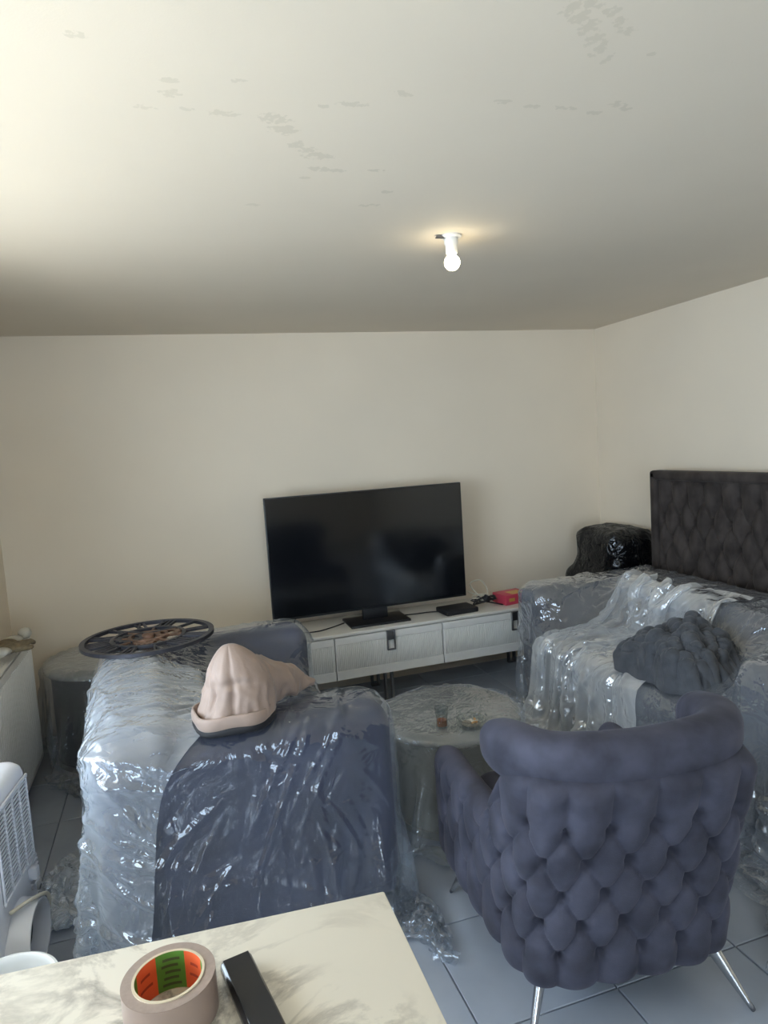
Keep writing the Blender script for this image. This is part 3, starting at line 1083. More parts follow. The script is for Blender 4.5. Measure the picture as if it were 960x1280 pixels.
sheetR = sheet('plastic_sheet', pR, MT['film_right'], 'clear plastic sheet stretched over the charcoal sofa in front of the headboard', n=480, seed=32, aim=(.3, .6), ln=(.15, .8), twice=True)
# loose second layer gathered over the back corner of the small sofa
p0 = flat_sheet(0, 0, 1.50, 1.50, 0, .026, 0, None, 51, .0)
nu, nv = p0.shape[:2]
A_, B_ = p0[..., 0].copy(), p0[..., 1].copy()
cA, sA = math.cos(.62), math.sin(.62)
fold = .030 * np.sin(A_ * 36 + 1.5 * np.sin(B_ * 4)) + .02 * np.sin(A_ * 17 + B_ * 9)
Ax = A_ * .80
p0 = np.stack([-.42 + Ax * cA - B_ * sA, 2.62 + Ax * sA + B_ * cA,   .98 + fold], -1)
p0[..., 0] = np.where(p0[..., 0] < -.46, -.46 + .12 * (p0[..., 0] + .46), p0[..., 0])
pS = drape(p0, (.026, .026), SLx, 85, 9, margin=.034, fr=.7, seed=52, crumple=.03)
sheet('plastic_sheet', pS, MT['film_layer'], 'loose milky layer of plastic gathered over the rear corner of the navy sofa', n=300, seed=53, aim=(.5, .5), ln=(.15, .8), twice=True, sp=.0065)
# second sheet, bunched in folds over the middle of the long sofa
nu, nv, sp = 46, 56, .032
aw = (np.arange(nu) - (nu - 1) / 2)
bw = np.arange(nv) * sp
comp = .50
pxz = np.array([(2.90, .84), (2.62, .85), (2.50, .66), (2.42, .54), (1.97, .54), (1.905, .48), (1.87, .06), (1.77, .05)])
arc = np.concatenate([[0], np.cumsum(np.linalg.norm(np.diff(pxz, axis=0), axis=1))])
X = np.interp(bw, arc, pxz[:, 0])[None, :] + 0 * aw[:, None]
wid = comp * (1 + .5 * np.clip((bw - .4) / 1.3, 0, 1))[None, :]
Y = 3.02 + aw[:, None] * sp * wid + .08 * np.sin(bw * 2.0)[None, :] + .05 * (bw[None, :] - .6)
amp_ = sp * np.sqrt(np.clip(1 - wid ** 2, 0, 1)) * 1.6
wv = np.abs(amp_ * np.sin(aw[:, None] * 1.15 + np.sin(bw * 3)[None, :]))
dn = np.interp(bw, [arc[4], arc[5]], [0, 1])[None, :]
X = X - wv * dn
Z = np.interp(bw, arc, pxz[:, 1])[None, :] + wv * (1 - dn)
p0 = np.stack([X, Y, Z], -1)
pB = drape(p0, (sp, sp), SRx, 80, 9, margin=.04, fr=.92, seed=6, crumple=.03)
sheetB = sheet('plastic_sheet', pB, MT['film_thick'], 'bunched length of clear plastic trailing from the charcoal sofa back to the floor', n=150, seed=33, twice=True, sp=.008, ln=(.2, .9), wid=(.012, .035))

# ------------------------------------------------------------------ round tables
def round_table(name, label, loc, R, H, topm, basem, base_r):
    t = tag(empty(name, loc), label, 'table')
    lathe_obj('table_top', [(0, H - .03), (R - .008, H - .03), (R, H - .022), (R, H - .008), (R - .008, H), (0, H)], topm, t, 72)
    lathe_obj('drum_base', [(0, 0.0), (base_r, 0), (base_r, .03), (base_r - .01, .03), (base_r - .01, H - .03), (0, H - .03)], basem, t, 64)
    S = Sdf()
    S.cyl((loc[0], loc[1], H / 2), R, H / 2, .012)
    return t, S


tabC, SC = round_table('coffee_table', 'round stone coffee table under clear plastic, with the glass and ashtray on it', (1.09, 2.715, 0), .315, .455, MT['dark_top'], MT['stone'], .26)
tabD, SD = round_table('side_table', 'round grey side table under plastic between radiator and sofa', (-.43, 4.11, 0), .325, .545, MT['dark_top'], MT['dark_base'], .30)
SOFK = tuple(tuple(it[1:]) for it in SL.items)
SCx = extra(SC, CHBOX, *[(c_, h_ + .035, r_ + .02, z_) for c_, h_, r_, z_ in SOFK], ((2.44, 2.70, .4), (.56, 1.0, .5), .05))
p0 = wrap_disc((1.09, 2.715), .315, .478, .63, .025, .4, 12)
pC = drape(p0, (.025, .025), SCx, 70, 9, margin=.016, seed=9, crumple=.02)
sheetC = sheet('plastic_sheet', pC, MT['film_table'], 'clear plastic sheet hanging in pleats over the round coffee table', n=120, seed=34, amp=(.001, .004))
SDx = extra(SD, WALLL, WALLB, RADK, *[(c_, h_ + .035, r_ + .02, z_) for c_, h_, r_, z_ in SOFK])
p0 = wrap_disc((-.43, 4.11), .325, .568, .67, .027, .2, 13)
pD = drape(p0, (.027, .027), SDx, 70, 9, margin=.021, seed=10, crumple=.02)
sheetD = sheet('plastic_sheet', pD, MT['film_table'], 'clear plastic sheet over the round side table by the radiator', n=120, seed=35, amp=(.001, .004))

# ------------------------------------------------------------------ tv unit
U0, U1, UF, UB, UZ0, UZ1 = .165, 2.325, 4.02, 4.44, .205, .505
t = tag(empty('tv_unit', ((U0 + U1) / 2, (UF + UB) / 2, 0)), 'long low white tv unit with ribbed fronts and grey handles against the back wall', 'tv unit')
ox, oy = (U0 + U1) / 2, (UF + UB) / 2


def L_(x, y, z):
    return (x - ox, y - oy, z)


box('body', L_(ox, oy + .012, (UZ0 + .481) / 2), (U1 - U0, UB - UF - .024, .481 - UZ0), MT['white'], t, .004)
box('top_slab', L_(ox, oy - .004, (.483 + UZ1) / 2), (U1 - U0 + .03, UB - UF + .008, UZ1 - .483), MT['white_gloss'], t, .006, 3)
seams = (U0, .885, 1.605, U1)
for k in range(3):
    xa, xb = seams[k] + .003, seams[k + 1] - .003
    za, zb = UZ0 + .006, .478
    bm = bmesh.new()
    add_box(bm, L_((xa + xb) / 2, UF + .009, (za + zb) / 2), (xb - xa, .018, zb - za), .002, 1)
    d = bm_obj('door', bm, MT['white_matt'], t, True, autos=40)
    # raised rails and the ribbed field
    bm = bmesh.new()
    for zc, h in ((zb - .022, .044), (za + .028, .056)):
        add_box(bm, L_((xa + xb) / 2, UF - .003, zc), (xb - xa, .007, h), .0015, 1)
    bm_obj('rail', bm, MT['white_matt'], d, True, autos=40)
    w = xb - xa
    n = int((w - .02) / .0125)
    rib = None
    bm = bmesh.new()
    for q in range(n):
        xx = xa + .01 + (q + .5) * (w - .02) / n
        add_box(bm, L_(xx, UF - .0015, (za + .056 + zb - .044) / 2), (.0075, .006, zb - za - .104), .002, 1)
    rb = bm_obj('ribbing', bm, MT['white_matt'], d, True, autos=60)
    rb['kind'] = 'stuff'
    hx = (U0 + .20, 1.247, U1 - .20)[k]
    bm = bmesh.new()
    hz = zb - .055
    for (cx, cz, sx, sz) in ((hx - .024, hz, .009, .128), (hx + .024, hz, .009, .128), (hx, hz + .0595, .057, .009), (hx, hz - .0595, .057, .009)):
        add_box(bm, L_(cx, UF - .020, cz), (sx, .014, sz), .002, 1)
    add_box(bm, L_(hx, UF - .012, hz + .028), (.045, .008, .056), .001, 1)
    bm_obj('handle', bm, MT['steel'], d, True, autos=40)
for xl in (U0 + .08, 1.235, U1 - .04):
    for yl in (UF + .05, UB - .05):
        bm = bmesh.new()
        add_box(bm, L_(xl - .022, yl, UZ0 / 2), (.016, .03, UZ0), .002, 1)
        add_box(bm, L_(xl + .022, yl, UZ0 / 2), (.016, .03, UZ0), .002, 1)
        add_box(bm, L_(xl, yl, .006), (.06, .03, .012), .002, 1)
        bm_obj('leg', bm, MT['steel'], t, True, autos=40)

# television
TX0, TX1, TZ0, TZ1, TY = .546, 1.868, .588, 1.366, 4.20
tcx = (TX0 + TX1) / 2
t = tag(empty('television', (tcx, TY, UZ1)), 'large black flat television, switched off, standing on the white unit', 'television')
def Lt(x, y, z):
    return (x - tcx, y - TY, z - UZ1)
box('housing', Lt(tcx, TY + .016, (TZ0 + TZ1) / 2), (TX1 - TX0, .030, TZ1 - TZ0), MT['black'], t, .004)
box('screen', Lt(tcx, TY - .0005, (TZ0 + TZ1) / 2 + .004), (TX1 - TX0 - .012, .004, TZ1 - TZ0 - .022), MT['screen'], t, .001, 1)
box('back_housing', Lt(tcx, TY + .045, TZ0 + .26), (.9, .04, .40), MT['black_matt'], t, .015, 3)
bm = bmesh.new()
add_box(bm, Lt(1.215, TY + .02, (UZ1 + .006 + TZ0 + .045) / 2), (.17, .03, TZ0 + .045 - UZ1 - .006), .004)
bm_obj('stand_neck', bm, MT['black'], t, True, autos=40)
bm = bmesh.new()
add_box(bm, Lt(1.215, TY - .005, UZ1 + .008), (.40, .24, .016), .004, 2)
base = bm_obj('stand_base', bm, MT['steel'], t, True, autos=40)
base.data.materials[0] = MT['black']

# set-top box, cables, red box
o = box('router_box', (0, 0, .017), (.235, .17, .034), MT['black_matt'], None, .008, 3)
o.location = (1.765, 4.135, UZ1); o.rotation_euler = (0, 0, RAD(4))
tag(o, 'small black set-top box on the white unit below the television corner', 'set-top box')
rng = random.Random(5)
def coil(cx, cy, z0, n, r0, seed, tall=.0):
    r = random.Random(seed)
    pts = []
    for k in range(n):
        a = k * 1.15 + r.uniform(-.3, .3)
        rr = r0 * r.uniform(.55, 1.1)
        pts.append((cx + rr * math.cos(a) * 1.25, cy + rr * .6 * math.sin(a), z0 + r.uniform(0, .05) + tall * (r.random() ** 3)))
    return pts
tag(tube_obj('white_cable', [(1.655, 4.262, UZ1 + .26), (1.78, 4.29, UZ1 + .22), (1.895, 4.26, UZ1 + .10)] + coil(2.0, 4.20, UZ1 + .012, 16, .07, 3, .03) + [(2.04, 4.24, UZ1 + .11), (2.0, 4.26, UZ1 + .165), (1.93, 4.27, UZ1 + .14), (1.99, 4.22, UZ1 + .05), (2.08, 4.20, UZ1 + .006)],
         .0042, MT['cable_w'], n=8), 'tangled off-white cable looped up beside the red box', 'cable')
tag(tube_obj('black_cable', [(1.88, 4.18, UZ1 + .012)] + coil(1.98, 4.17, UZ1 + .010, 20, .075, 9, .04) + [(2.10, 4.12, UZ1 + .006)],
         .0048, MT['cable_b'], n=8), 'tangled black cable heaped beside the set-top box', 'cable')
o = box('plug_adapter', (0, 0, .02), (.05, .035, .04), MT['black_matt'], None, .006)
o.location = (1.985, 4.15, UZ1 + .04); o.rotation_euler = (.3, .5, .6)
tag(o, 'black plug adapter lying in the tangle of cables', 'adapter')
tag(tube_obj('power_lead', [(.80, 4.266, UZ1 + .24), (.74, 4.285, UZ1 + .14), (.68, 4.25, UZ1 + .03), (.70, 4.17, UZ1 + .0045), (.80, 4.13, UZ1 + .0045), (.90, 4.17, UZ1 + .0045), (1.008, 4.24, UZ1 + .0045)],
         .004, MT['cable_b'], n=8), 'black lead curling out from under the television edge', 'cable')
tag(tube_obj('signal_lead', [(1.417, 4.22, UZ1 + .005), (1.50, 4.21, UZ1 + .0045), (1.58, 4.20, UZ1 + .006), (1.646, 4.17, UZ1 + .010)],
         .004, MT['cable_b'], n=8), 'black lead running from television foot to set-top box', 'cable')
t = tag(empty('red_box', (2.20, 4.19, UZ1), RAD(8)), 'small red cardboard box with gold print on the white unit', 'box')
box('carton', (0, 0, .034), (.20, .16, .068), MT['red'], t, .003)
box('gold_label', (.015, -.02, .0685), (.10, .09, .0015), MT['gold'], t, 0)
box('gold_print', (-.05, -.0805, .034), (.045, .0012, .022), MT['gold'], t, 0)

# ------------------------------------------------------------------ radiator with work gloves
RX, RY0, RY1, RZ0, RZ1 = -.775, 2.62, 3.98, .085, .752
t = tag(empty('radiator', (RX - .05, (RY0 + RY1) / 2, RZ0)), 'white ribbed panel radiator on the left wall with gloves on top', 'radiator')
ryc = (RY0 + RY1) / 2
def Lr_(x, y, z):
    return (x - RX + .05, y - ryc, z - RZ0)
box('panel', Lr_(RX - .012, ryc, (RZ0 + RZ1) / 2 - .01), (.02, RY1 - RY0, RZ1 - RZ0 - .02), MT['white'], t, .006)
box('rear_panel', Lr_(RX - .13, ryc, (RZ0 + RZ1) / 2 - .01), (.02, RY1 - RY0, RZ1 - RZ0 - .02), MT['white'], t, .006)
for yy in (RY0 + .006, RY1 - .006):
    box('end_panel', Lr_(RX - .07, yy, (RZ0 + RZ1) / 2), (.12, .012, RZ1 - RZ0), MT['white'], t, .003)
bm = bmesh.new()
n = 42
for k in range(n):
    add_box(bm, Lr_(RX + .001, RY0 + .03 + (k + .5) * (RY1 - RY0 - .06) / n, (RZ0 + RZ1) / 2 - .01), (.008, .016, RZ1 - RZ0 - .09), .003, 1)
o = bm_obj('ribbing', bm, MT['white'], t, True, autos=60); o['kind'] = 'stuff'
bm = bmesh.new()
add_box(bm, Lr_(RX - .012, ryc, RZ1 - .004), (.024, RY1 - RY0, .008), .002)
add_box(bm, Lr_(RX - .13, ryc, RZ1 - .004), (.024, RY1 - RY0, .008), .002)
for k in range(60):
    add_box(bm, Lr_(RX - .07, RY0 + .012 + (k + .5) * (RY1 - RY0 - .024) / 60, RZ1 - .005), (.10, .013, .006), 0)
bm_obj('top_grille', bm, MT['white'], t, True, autos=40)
for yy in (RY0 + .2, RY1 - .2):
    box('bracket', Lr_(RX - .165, yy, .42), (.06, .03, .3), MT['white'], t, .002)
tube_obj('valve_pipe', [Lr_(RX - .07, RY1 + .0, RZ0 + .03), Lr_(RX - .07, RY1 + .02, RZ0 + .02), Lr_(RX - .07, RY1 + .03, RZ0 - .03), Lr_(RX - .07, RY1 + .03, .0)], .009, MT['chrome'], t)


def glove(name, loc, rotz, label, flip=1):
    g = tag(empty(name, loc, rotz), label, 'glove', None)
    vs_, fs_ = [], []

    def add(v, f):
        o_ = len(vs_)
        vs_.extend(v); fs_.extend([tuple(i + o_ for i in q) for q in f])
    add(*tube(catmull([(0, 0, .022), (.04, 0, .026), (.09, 0, .024), (.115, 0, .02)], 5), [(.016, .042)] * 3 + [(.021, .047)] * 9 + [(.015, .044)] * 4, 14))
    for k in range(4):
        y = -.033 + .022 * k
        ln = (.055, .07, .075, .06)[k]
        add(*tube(catmull([(.10, y, .022), (.10 + ln * .5, y * 1.15, .034 - .004 * k), (.10 + ln, y * 1.2, .016)], 4), [.0125] * 5 + [.0115] * 2 + [.010, .005], 9))
    add(*tube(catmull([(.03, .035 * flip, .022), (.06, .065 * flip, .022), (.10, .075 * flip, .016)], 4), [.014] * 6 + [.012, .011, .006], 9))
    mesh_obj('glove_body', vs_, fs_, MT['glove'], g)
    v, f = tube([(-.045, 0, .024), (-.02, 0, .024), (.005, 0, .024)], [(.022, .046), (.020, .044), (.018, .042)], 14)
    mesh_obj('cuff', v, f, MT['glove_cuff'], g)
    return g


glove('work_glove', (-.835, 3.80, RZ1 + .002), RAD(-105), 'olive work glove with off-white cuff lying flat on the radiator end')
glove('work_glove', (-.80, 3.50, RZ1 + .030), RAD(60), 'olive work glove heaped across the other glove on the radiator', -1)
v, f = lathe([(.0, -.034)] + [(.034 * math.cos(RAD(a)), .034 * math.sin(RAD(a))) for a in range(-80, 90, 14)] + [(0, .034)], 20)
v = [(x * (1 + .12 * fbm(x, y, z, 40)), y * (1 + .12 * fbm(y, x, z, 45)), z * .85) for x, y, z in v]
tag(mesh_obj('cloth_ball', v, f, MT['glove_cuff'], None, True, (-.79, 3.93, RZ1 + .032)), 'balled off-white cloth at the end of the radiator top', 'cloth')

# ------------------------------------------------------------------ portable air conditioner
AX0, AX1, AY0, AY1, AH = -.90, -.54, 2.08, 2.42, .71
acx, acy = (AX0 + AX1) / 2, (AY0 + AY1) / 2
t = tag(empty('portable_air_conditioner', (-.727, 2.277, 0), RAD(-8)), 'white portable air conditioner with slatted vent and round hose outlet by the radiator', 'air conditioner')
def La(x, y, z):
    return (x - acx, y - acy, z)
bm = bmesh.new()
# body: rounded upright case, outline extruded with soft top
out = []
for (cx, cy, a0) in ((AX1 - .05, AY1 - .05, 0), (AX0 + .05, AY1 - .05, 90), (AX0 + .05, AY0 + .05, 180), (AX1 - .05, AY0 + .05, 270)):
    for a in range(0, 91, 15):
        out.append((cx + .05 * math.cos(RAD(a0 + a)), cy + .05 * math.sin(RAD(a0 + a))))
levels = [(.045, 0, .0), (.055, 0, 0), (.60, 0, 0), (.665, 0, 0), (.69, .006, 0), (.704, .018, 0), (.71, .04, 0)]
vv, ff = [], []
for (z, ins, _) in levels:
    for (x, y) in out:
        dx, dy = x - acx, y - acy
        k = 1 - ins / .18
        vv.append(La(acx + dx * k, acy + dy * k, z))
no = len(out)
for i in range(len(levels) - 1):
    for k in range(no):
        ff.append((i * no + k, i * no + (k + 1) % no, (i + 1) * no + (k + 1) % no, (i + 1) * no + k))
ff.append(tuple(range((len(levels) - 1) * no, len(levels) * no))); ff.append(tuple(range(no - 1, -1, -1)))
o = mesh_obj('case', vv, ff, MT['ac'], t); o.data.set_sharp_from_angle(angle=RAD(35))
box('top_panel', La(acx - .02, acy - .01, .713), (.24, .24, .01), MT['ac'], t, .02, 4)
box('vent_recess', La(AX1 + .0005, acy + .005, .525), (.004, .255, .270), MT['ac_dark'], t, 0)
# grille of slats in four columns
for c in range(4):
    y0 = AY0 + .050 + c * .0615
    for r in range(20):
        z = .402 + r * .0129
        if r < 4 and c > 1 and r < (c - 1) * 2:
            pass
        if c == 0 and r == 0:
            sl_o = box('vent_slat', (0, 0, 0), (.006, .058, .0048), MT['ac'], t, 0)
            o = sl_o
        else:
            o = link(sl_o.copy(), t)
        o.location = La(AX1 + .004, y0 + .031, z)
bm = bmesh.new()
for c in range(5):
    add_box(bm, La(AX1 + .004, AY0 + .050 + c * .0615, .525), (.008, .007, .28), .002, 1)
for z in (.388, .660):
    add_box(bm, La(AX1 + .005, acy + .005, z), (.008, .265, .014), .003, 1)
bm_obj('vent_frame', bm, MT['ac'], t, True, autos=40)
# hose outlet
v, f = lathe([(.105, 0), (.098, .055), (.095, .075), (.088, .075), (.085, .02), (.0, .02)], 48)
oo = mesh_obj('hose_outlet', v, f, MT['ac'], t, True, La(AX1 - .015, AY0 + .13, .235), (0, RAD(90), 0)); oo.data.set_sharp_from_angle(angle=RAD(40))
v, f = lathe([(.0, 0), (.082, 0)], 40)
o = mesh_obj('outlet_mouth', v, f, MT['ac_dark'], oo, True, (0, 0, .024))
box('knob', La(AX1 + .012, AY1 - .085, .355), (.03, .03, .04), MT['ac'], t, .006)
lathe_obj('cable_clip', [(.010, 0), (.024, 0), (.024, .012), (.018, .014), (.016, .006), (.010, .006)], MT['ac'], t, 24, loc=La(AX1 + .004, AY1 - .05, .235), rot=(0, RAD(90), 0))
tube_obj('power_cable', [La(AX1 + .008, AY0 + .06, .352), La(AX1 + .05, AY0 + .12, .35), La(AX1 + .065, AY0 + .20, .31), La(AX1 + .045, AY0 + .25, .23), La(AX1 + .012, AY0 + .27, .12), La(AX1 + .012, AY0 + .28, .09), La(AX1 + .012, AY0 + .295, .12), La(AX1 + .012, AY0 + .30, .23)], .006, MT['cable_w'], t)
bm = bmesh.new()
for k in range(6):
    add_box(bm, La(AX1 + .003, AY1 - .055, .30 + k * .014), (.008, .06, .005), 0)
bm_obj('lower_slats', bm, MT['ac'], t, False)
for dx in (-.13, .13):
    for dy in (-.12, .12):
        v, f = lathe([(0, -.012), (.022, -.012), (.022, .012), (0, .012)], 20)
        mesh_obj('castor', v, f, MT['ac'], t, True, (dx + .02, dy, .023), (RAD(90), 0, 0))

# white bin
t = tag(empty('waste_bin', (-.475, 1.70, 0)), 'round white plastic bin standing open beside the air conditioner', 'bin')
lathe_obj('bucket', [(0, .006), (.085, .006), (.113, .430), (.119, .432), (.120, .440), (.114, .442), (.110, .438), (.108, .425), (.081, .012), (0, .012)], MT['bin'], t, 56)
lathe_obj('foot_ring', [(.078, 0), (.086, 0), (.087, .012), (.078, .012)], MT['bin'], t, 56)

# ------------------------------------------------------------------ marble counter in front
CZ = 1.0
t = tag(empty('high_table', (-.32, .5, 0)), 'high white marble-topped table with grey veins, tape and remote lying on it', 'table')
th = RAD(-3.0)
cx0, cx1, cy0, cy1 = -.90, .247, .25, .906
vt = []
corner = [(cx0, cy1 + .086), (cx1, cy1), (cx1 - .010, cy0), (cx0, cy0 + .0)]
bm = bmesh.new()
bv = [bm.verts.new((x + .32, y - .5, CZ - .03)) for x, y in corner] + [bm.verts.new((x + .32, y - .5, CZ)) for x, y in corner]
for q in ((3, 2, 1, 0), (4, 5, 6, 7), (0, 1, 5, 4), (1, 2, 6, 5), (2, 3, 7, 6), (3, 0, 4, 7)):
    bm.faces.new([bv[i] for i in q])
bmesh.ops.bevel(bm, geom=bm.edges[:], offset=.003, segments=2, profile=.5, affect='EDGES')
bm_obj('worktop', bm, MT['marble'], t, True, autos=40)
for lx, ly in ((-.83, .33), (-.83, .90), (.15, .33), (.15, .82)):
    box('leg', (lx + .32, ly - .5, (CZ - .03) / 2), (.045, .045, CZ - .03), MT['steel'], t, .004)
bm = bmesh.new()
add_box(bm, (-.34 + .32, .33 - .5, CZ - .055), (.94, .025, .05), .002, 1)
add_box(bm, (-.34 + .32, .84 - .5, CZ - .055), (.94, .025, .05), .002, 1, RAD(-4))
bm_obj('apron', bm, MT['steel'], t, True, autos=40)

# roll of parcel tape
TPX, TPY = -.052, .793
t = tag(empty('parcel_tape', (TPX, TPY, CZ), RAD(12)), 'roll of brown parcel tape with orange and green printed core on the marble table', 'tape')
lathe_obj('tape_winding', [(.0410, .0), (.0535, .0), (.0535, .048), (.0410, .048)], MT['tape'], t, 72)
lathe_obj('tape_edge', [(.0412, .0482), (.0533, .0482)], MT['tape_side'], t, 72)
lathe_obj('core', [(.0382, .0), (.0412, .0), (.0412, .0495), (.0382, .0495), (.0382, .0)], MT['core'], t, 64)


def arc_patch(name, r, a0, a1, z0, z1, m, parent, n=24):
    v, f = [], []
    for k in range(n + 1):
        a = RAD(a0 + (a1 - a0) * k / n)
        v += [(r * math.cos(a), r * math.sin(a), z0), (r * math.cos(a), r * math.sin(a), z1)]
        if k:
            i = 2 * k
            f.append((i - 2, i, i + 1, i - 1))
    return mesh_obj(name, v, f, m, parent)


cw = [(50, 102, 'green'), (102, 150, 'orange'), (150, 200, 'green'), (200, 245, 'orange'), (245, 300, 'green'), (300, 350, 'orange'), (350, 365, 'green'), (5, 50, 'orange')]
for a0, a1, c in cw:
    w = arc_patch('printed_band', .0380, a0, a1, .001, .049, MT[c], t)
    for k in range(5 if c == 'green' else 2):
        zz = .006 + (.008 * k if c == 'green' else .012 + .014 * k)
        arc_patch('print_line', .0378, a0 + 9 + (k % 2) * 4, a1 - 9 - (k % 3) * 3, zz, zz + .0035, MT['print_dark' if c == 'green' else 'print_rust'], w, 8)

# black remote
bm = bmesh.new()
add_box(bm, (0, 0, .011), (.041, .185, .020), .0085, 4)
t = tag(empty('remote_control', (.043, .745, CZ), RAD(11)), 'slim glossy black remote control beside the tape roll', 'remote control')
bm_obj('remote_body', bm, MT['remote'], t)
box('face_plate', (0, 0, .0215), (.033, .172, .0016), MT['black'], t, .0007, 1)

# ------------------------------------------------------------------ wall clock lying on the sofa
CK = (-.15, 3.235, .838)
t = tag(empty('skeleton_clock', CK, RAD(-20)), 'big dark openwork clock with roman numerals lying flat on the plastic-covered sofa', 'clock')
RC = .292


def ring(name, r0, r1, z0, z1, m, n=72):
    return lathe_obj(name, [(r0, z0), (r1, z0), (r1, z1), (r0, z1), (r0, z0)], m, t, n)


ring('outer_ring', RC - .022, RC, 0, .016, MT['clock'])
ring('inner_ring', .150, .166, 0, .014, MT['clock'])
ring('centre_ring', .075, .088, .002, .016, MT['copper'])
lathe_obj('hub', [(0, .004), (.028, .004), (.028, .02), (.02, .026), (0, .028)], MT['copper'], t, 32)
NUM = ['XII', 'I', 'II', 'III', 'IIII', 'V', 'VI', 'VII', 'VIII', 'IX', 'X', 'XI']
for h, s_ in enumerate(NUM):
    bm = bmesh.new()
    wd = {'I': .022, 'V': .034, 'X': .036}
    tot = sum(wd[c] for c in s_)
    x = -tot / 2
    ang = -h * math.pi / 6
    mt = Matrix.Rotation(ang, 4, 'Z') @ Matrix.Translation((0, .218, .007))
    for c in s_:
        xc = x + wd[c] / 2
        ln = .106
        if c == 'I':
            add_box(bm, (xc, 0, 0), (.011, ln, .012), .0015, 1, 0, mt)
        elif c == 'V':
            for sg in (-1, 1):
                add_box(bm, (xc + sg * .007, 0, 0), (.009, ln, .012), .0015, 1, sg * -.14, mt)
        else:
            for sg in (-1, 1):
                add_box(bm, (xc, 0, 0), (.009, ln, .012), .0015, 1, sg * .24, mt)
        x += wd[c]
    bm_obj('numeral', bm, MT['clock'], t, True, autos=40)
for k in range(8):
    a = k * math.pi / 4 + .2
    mt = Matrix.Rotation(a, 4, 'Z') @ Matrix.Translation((.118, 0, .007))
    bm = bmesh.new(); add_box(bm, (0, 0, 0), (.075, .014, .010), .002, 1, 0, mt)
    bm_obj('spoke', bm, MT['copper'], t, True, autos=40)


def gear(name, cx, cy, r, n, m):
    v, f = [], []
    for lv, z in enumerate((.004, .013)):
        for k in range(n * 4):
            rr = r if (k % 4) in (0, 1) else r * .86
            a = 2 * math.pi * k / (n * 4)
            v.append((cx + rr * math.cos(a), cy + rr * math.sin(a), z))
        for k in range(n * 4):
            a = 2 * math.pi * k / (n * 4)
            v.append((cx + r * .55 * math.cos(a), cy + r * .55 * math.sin(a), z))
    m4 = n * 4
    for k in range(m4):
        q = (k + 1) % m4
        f += [(2 * m4 + k, 2 * m4 + q, 3 * m4 + q, 3 * m4 + k), (k, m4 + k, m4 + q, q), (k, q, 2 * m4 + q, 2 * m4 + k), (m4 + k, 3 * m4 + k, 3 * m4 + q, m4 + q)]
    return mesh_obj(name, v, f, m, t, False)


gear('gear', .07, .055, .062, 14, MT['copper'])
gear('gear', -.075, -.02, .07, 16, MT['clock'])
gear('gear', .02, -.085, .05, 12, MT['copper'])
for ang, ln in ((40, .12), (160, .17)):
    bm = bmesh.new(); add_box(bm, (ln / 2, 0, .026), (ln, .012, .004), .001, 1, 0, Matrix.Rotation(RAD(ang), 4, 'Z'))
    bm_obj('clock_hand', bm, MT['clock'], t, True, autos=40)

# ------------------------------------------------------------------ beige hooded jacket on the near arm
JX, JY, JZ = .135, 2.195, .797
t = tag(empty('hooded_jacket', (JX, JY, JZ), RAD(4)), 'beige hooded jacket dropped on the arm of the plastic-covered navy sofa', 'jacket')
nu_, nv_ = 96, 48
vv = []
for i in range(nu_):
    a = 2 * math.pi * i / nu_
    for j in range(nv_):
        q = j / (nv_ - 1)
        z = .015 + .235 * q
        prof_r = (1 - q ** 3.2) ** .55 * (1 - .26 * q)
        rx, ry = .118 * prof_r * (1 + (.14 * math.sin(math.pi * q) if math.cos(a) > 0 else 0) * math.cos(a) ** 2) + .006 * (1 - q), .098 * prof_r + .01 * (1 - q)
        lean_x = .012 + .03 * q - .04 * q * q
        fold = .007 * (.5 - abs(fbm(math.cos(a) * 1.5, math.sin(a) * 1.5, q * 1.3, 1.5, 2)) * 2.2) + .010 * fbm(math.cos(a) * 1.2, math.sin(a) * 1.2, q * 2.5, 1.5, 3) * .9
        seam = -.016 * math.exp(-((math.atan2(math.sin(a - 4.45), math.cos(a - 4.45))) / .09) ** 2) * (1 - q * .4)
        side = -.020 * math.exp(-((math.atan2(math.sin(a - 3.75), math.cos(a - 3.75))) / .12) ** 2) * math.exp(-((q - .32) / .22) ** 2)
        pleat = -.012 * math.exp(-((q - .52) / .05) ** 2) * math.exp(-((math.atan2(math.sin(a - 4.5), math.cos(a - 4.5))) / .5) ** 2)
        k = 1 + (fold * (1 - q ** 3) + seam + side + pleat) / .11 * (1 if prof_r > .25 else prof_r * 4)
        vv.append((lean_x + rx * math.cos(a) * k, ry * math.sin(a) * k, z))
mesh_obj('hood', vv, grid_faces(nu_, nv_, True) + [tuple(i * nv_ + nv_ - 1 for i in range(nu_))], MT['beige'], t)


def loop_band(name, rx, ry, z0, z1, th_, m, a0=0, a1=360, wob=.006, tilt=0.0):
    n = 80
    pth = []
    for i in range(n + 1):
        a = RAD(a0 + (a1 - a0) * i / n)
        w = 1 + wob / rx * math.sin(5 * a + 1)
        pth.append((rx * w * math.cos(a), ry * w * math.sin(a), (z0 + z1) / 2 + tilt * math.cos(a) + .003 * math.sin(3 * a)))
    v, f = tube(pth, [((z1 - z0) / 2, th_)] * (n + 1), 12, caps=(a1 - a0) < 360)
    return mesh_obj(name, v, f, m, t)


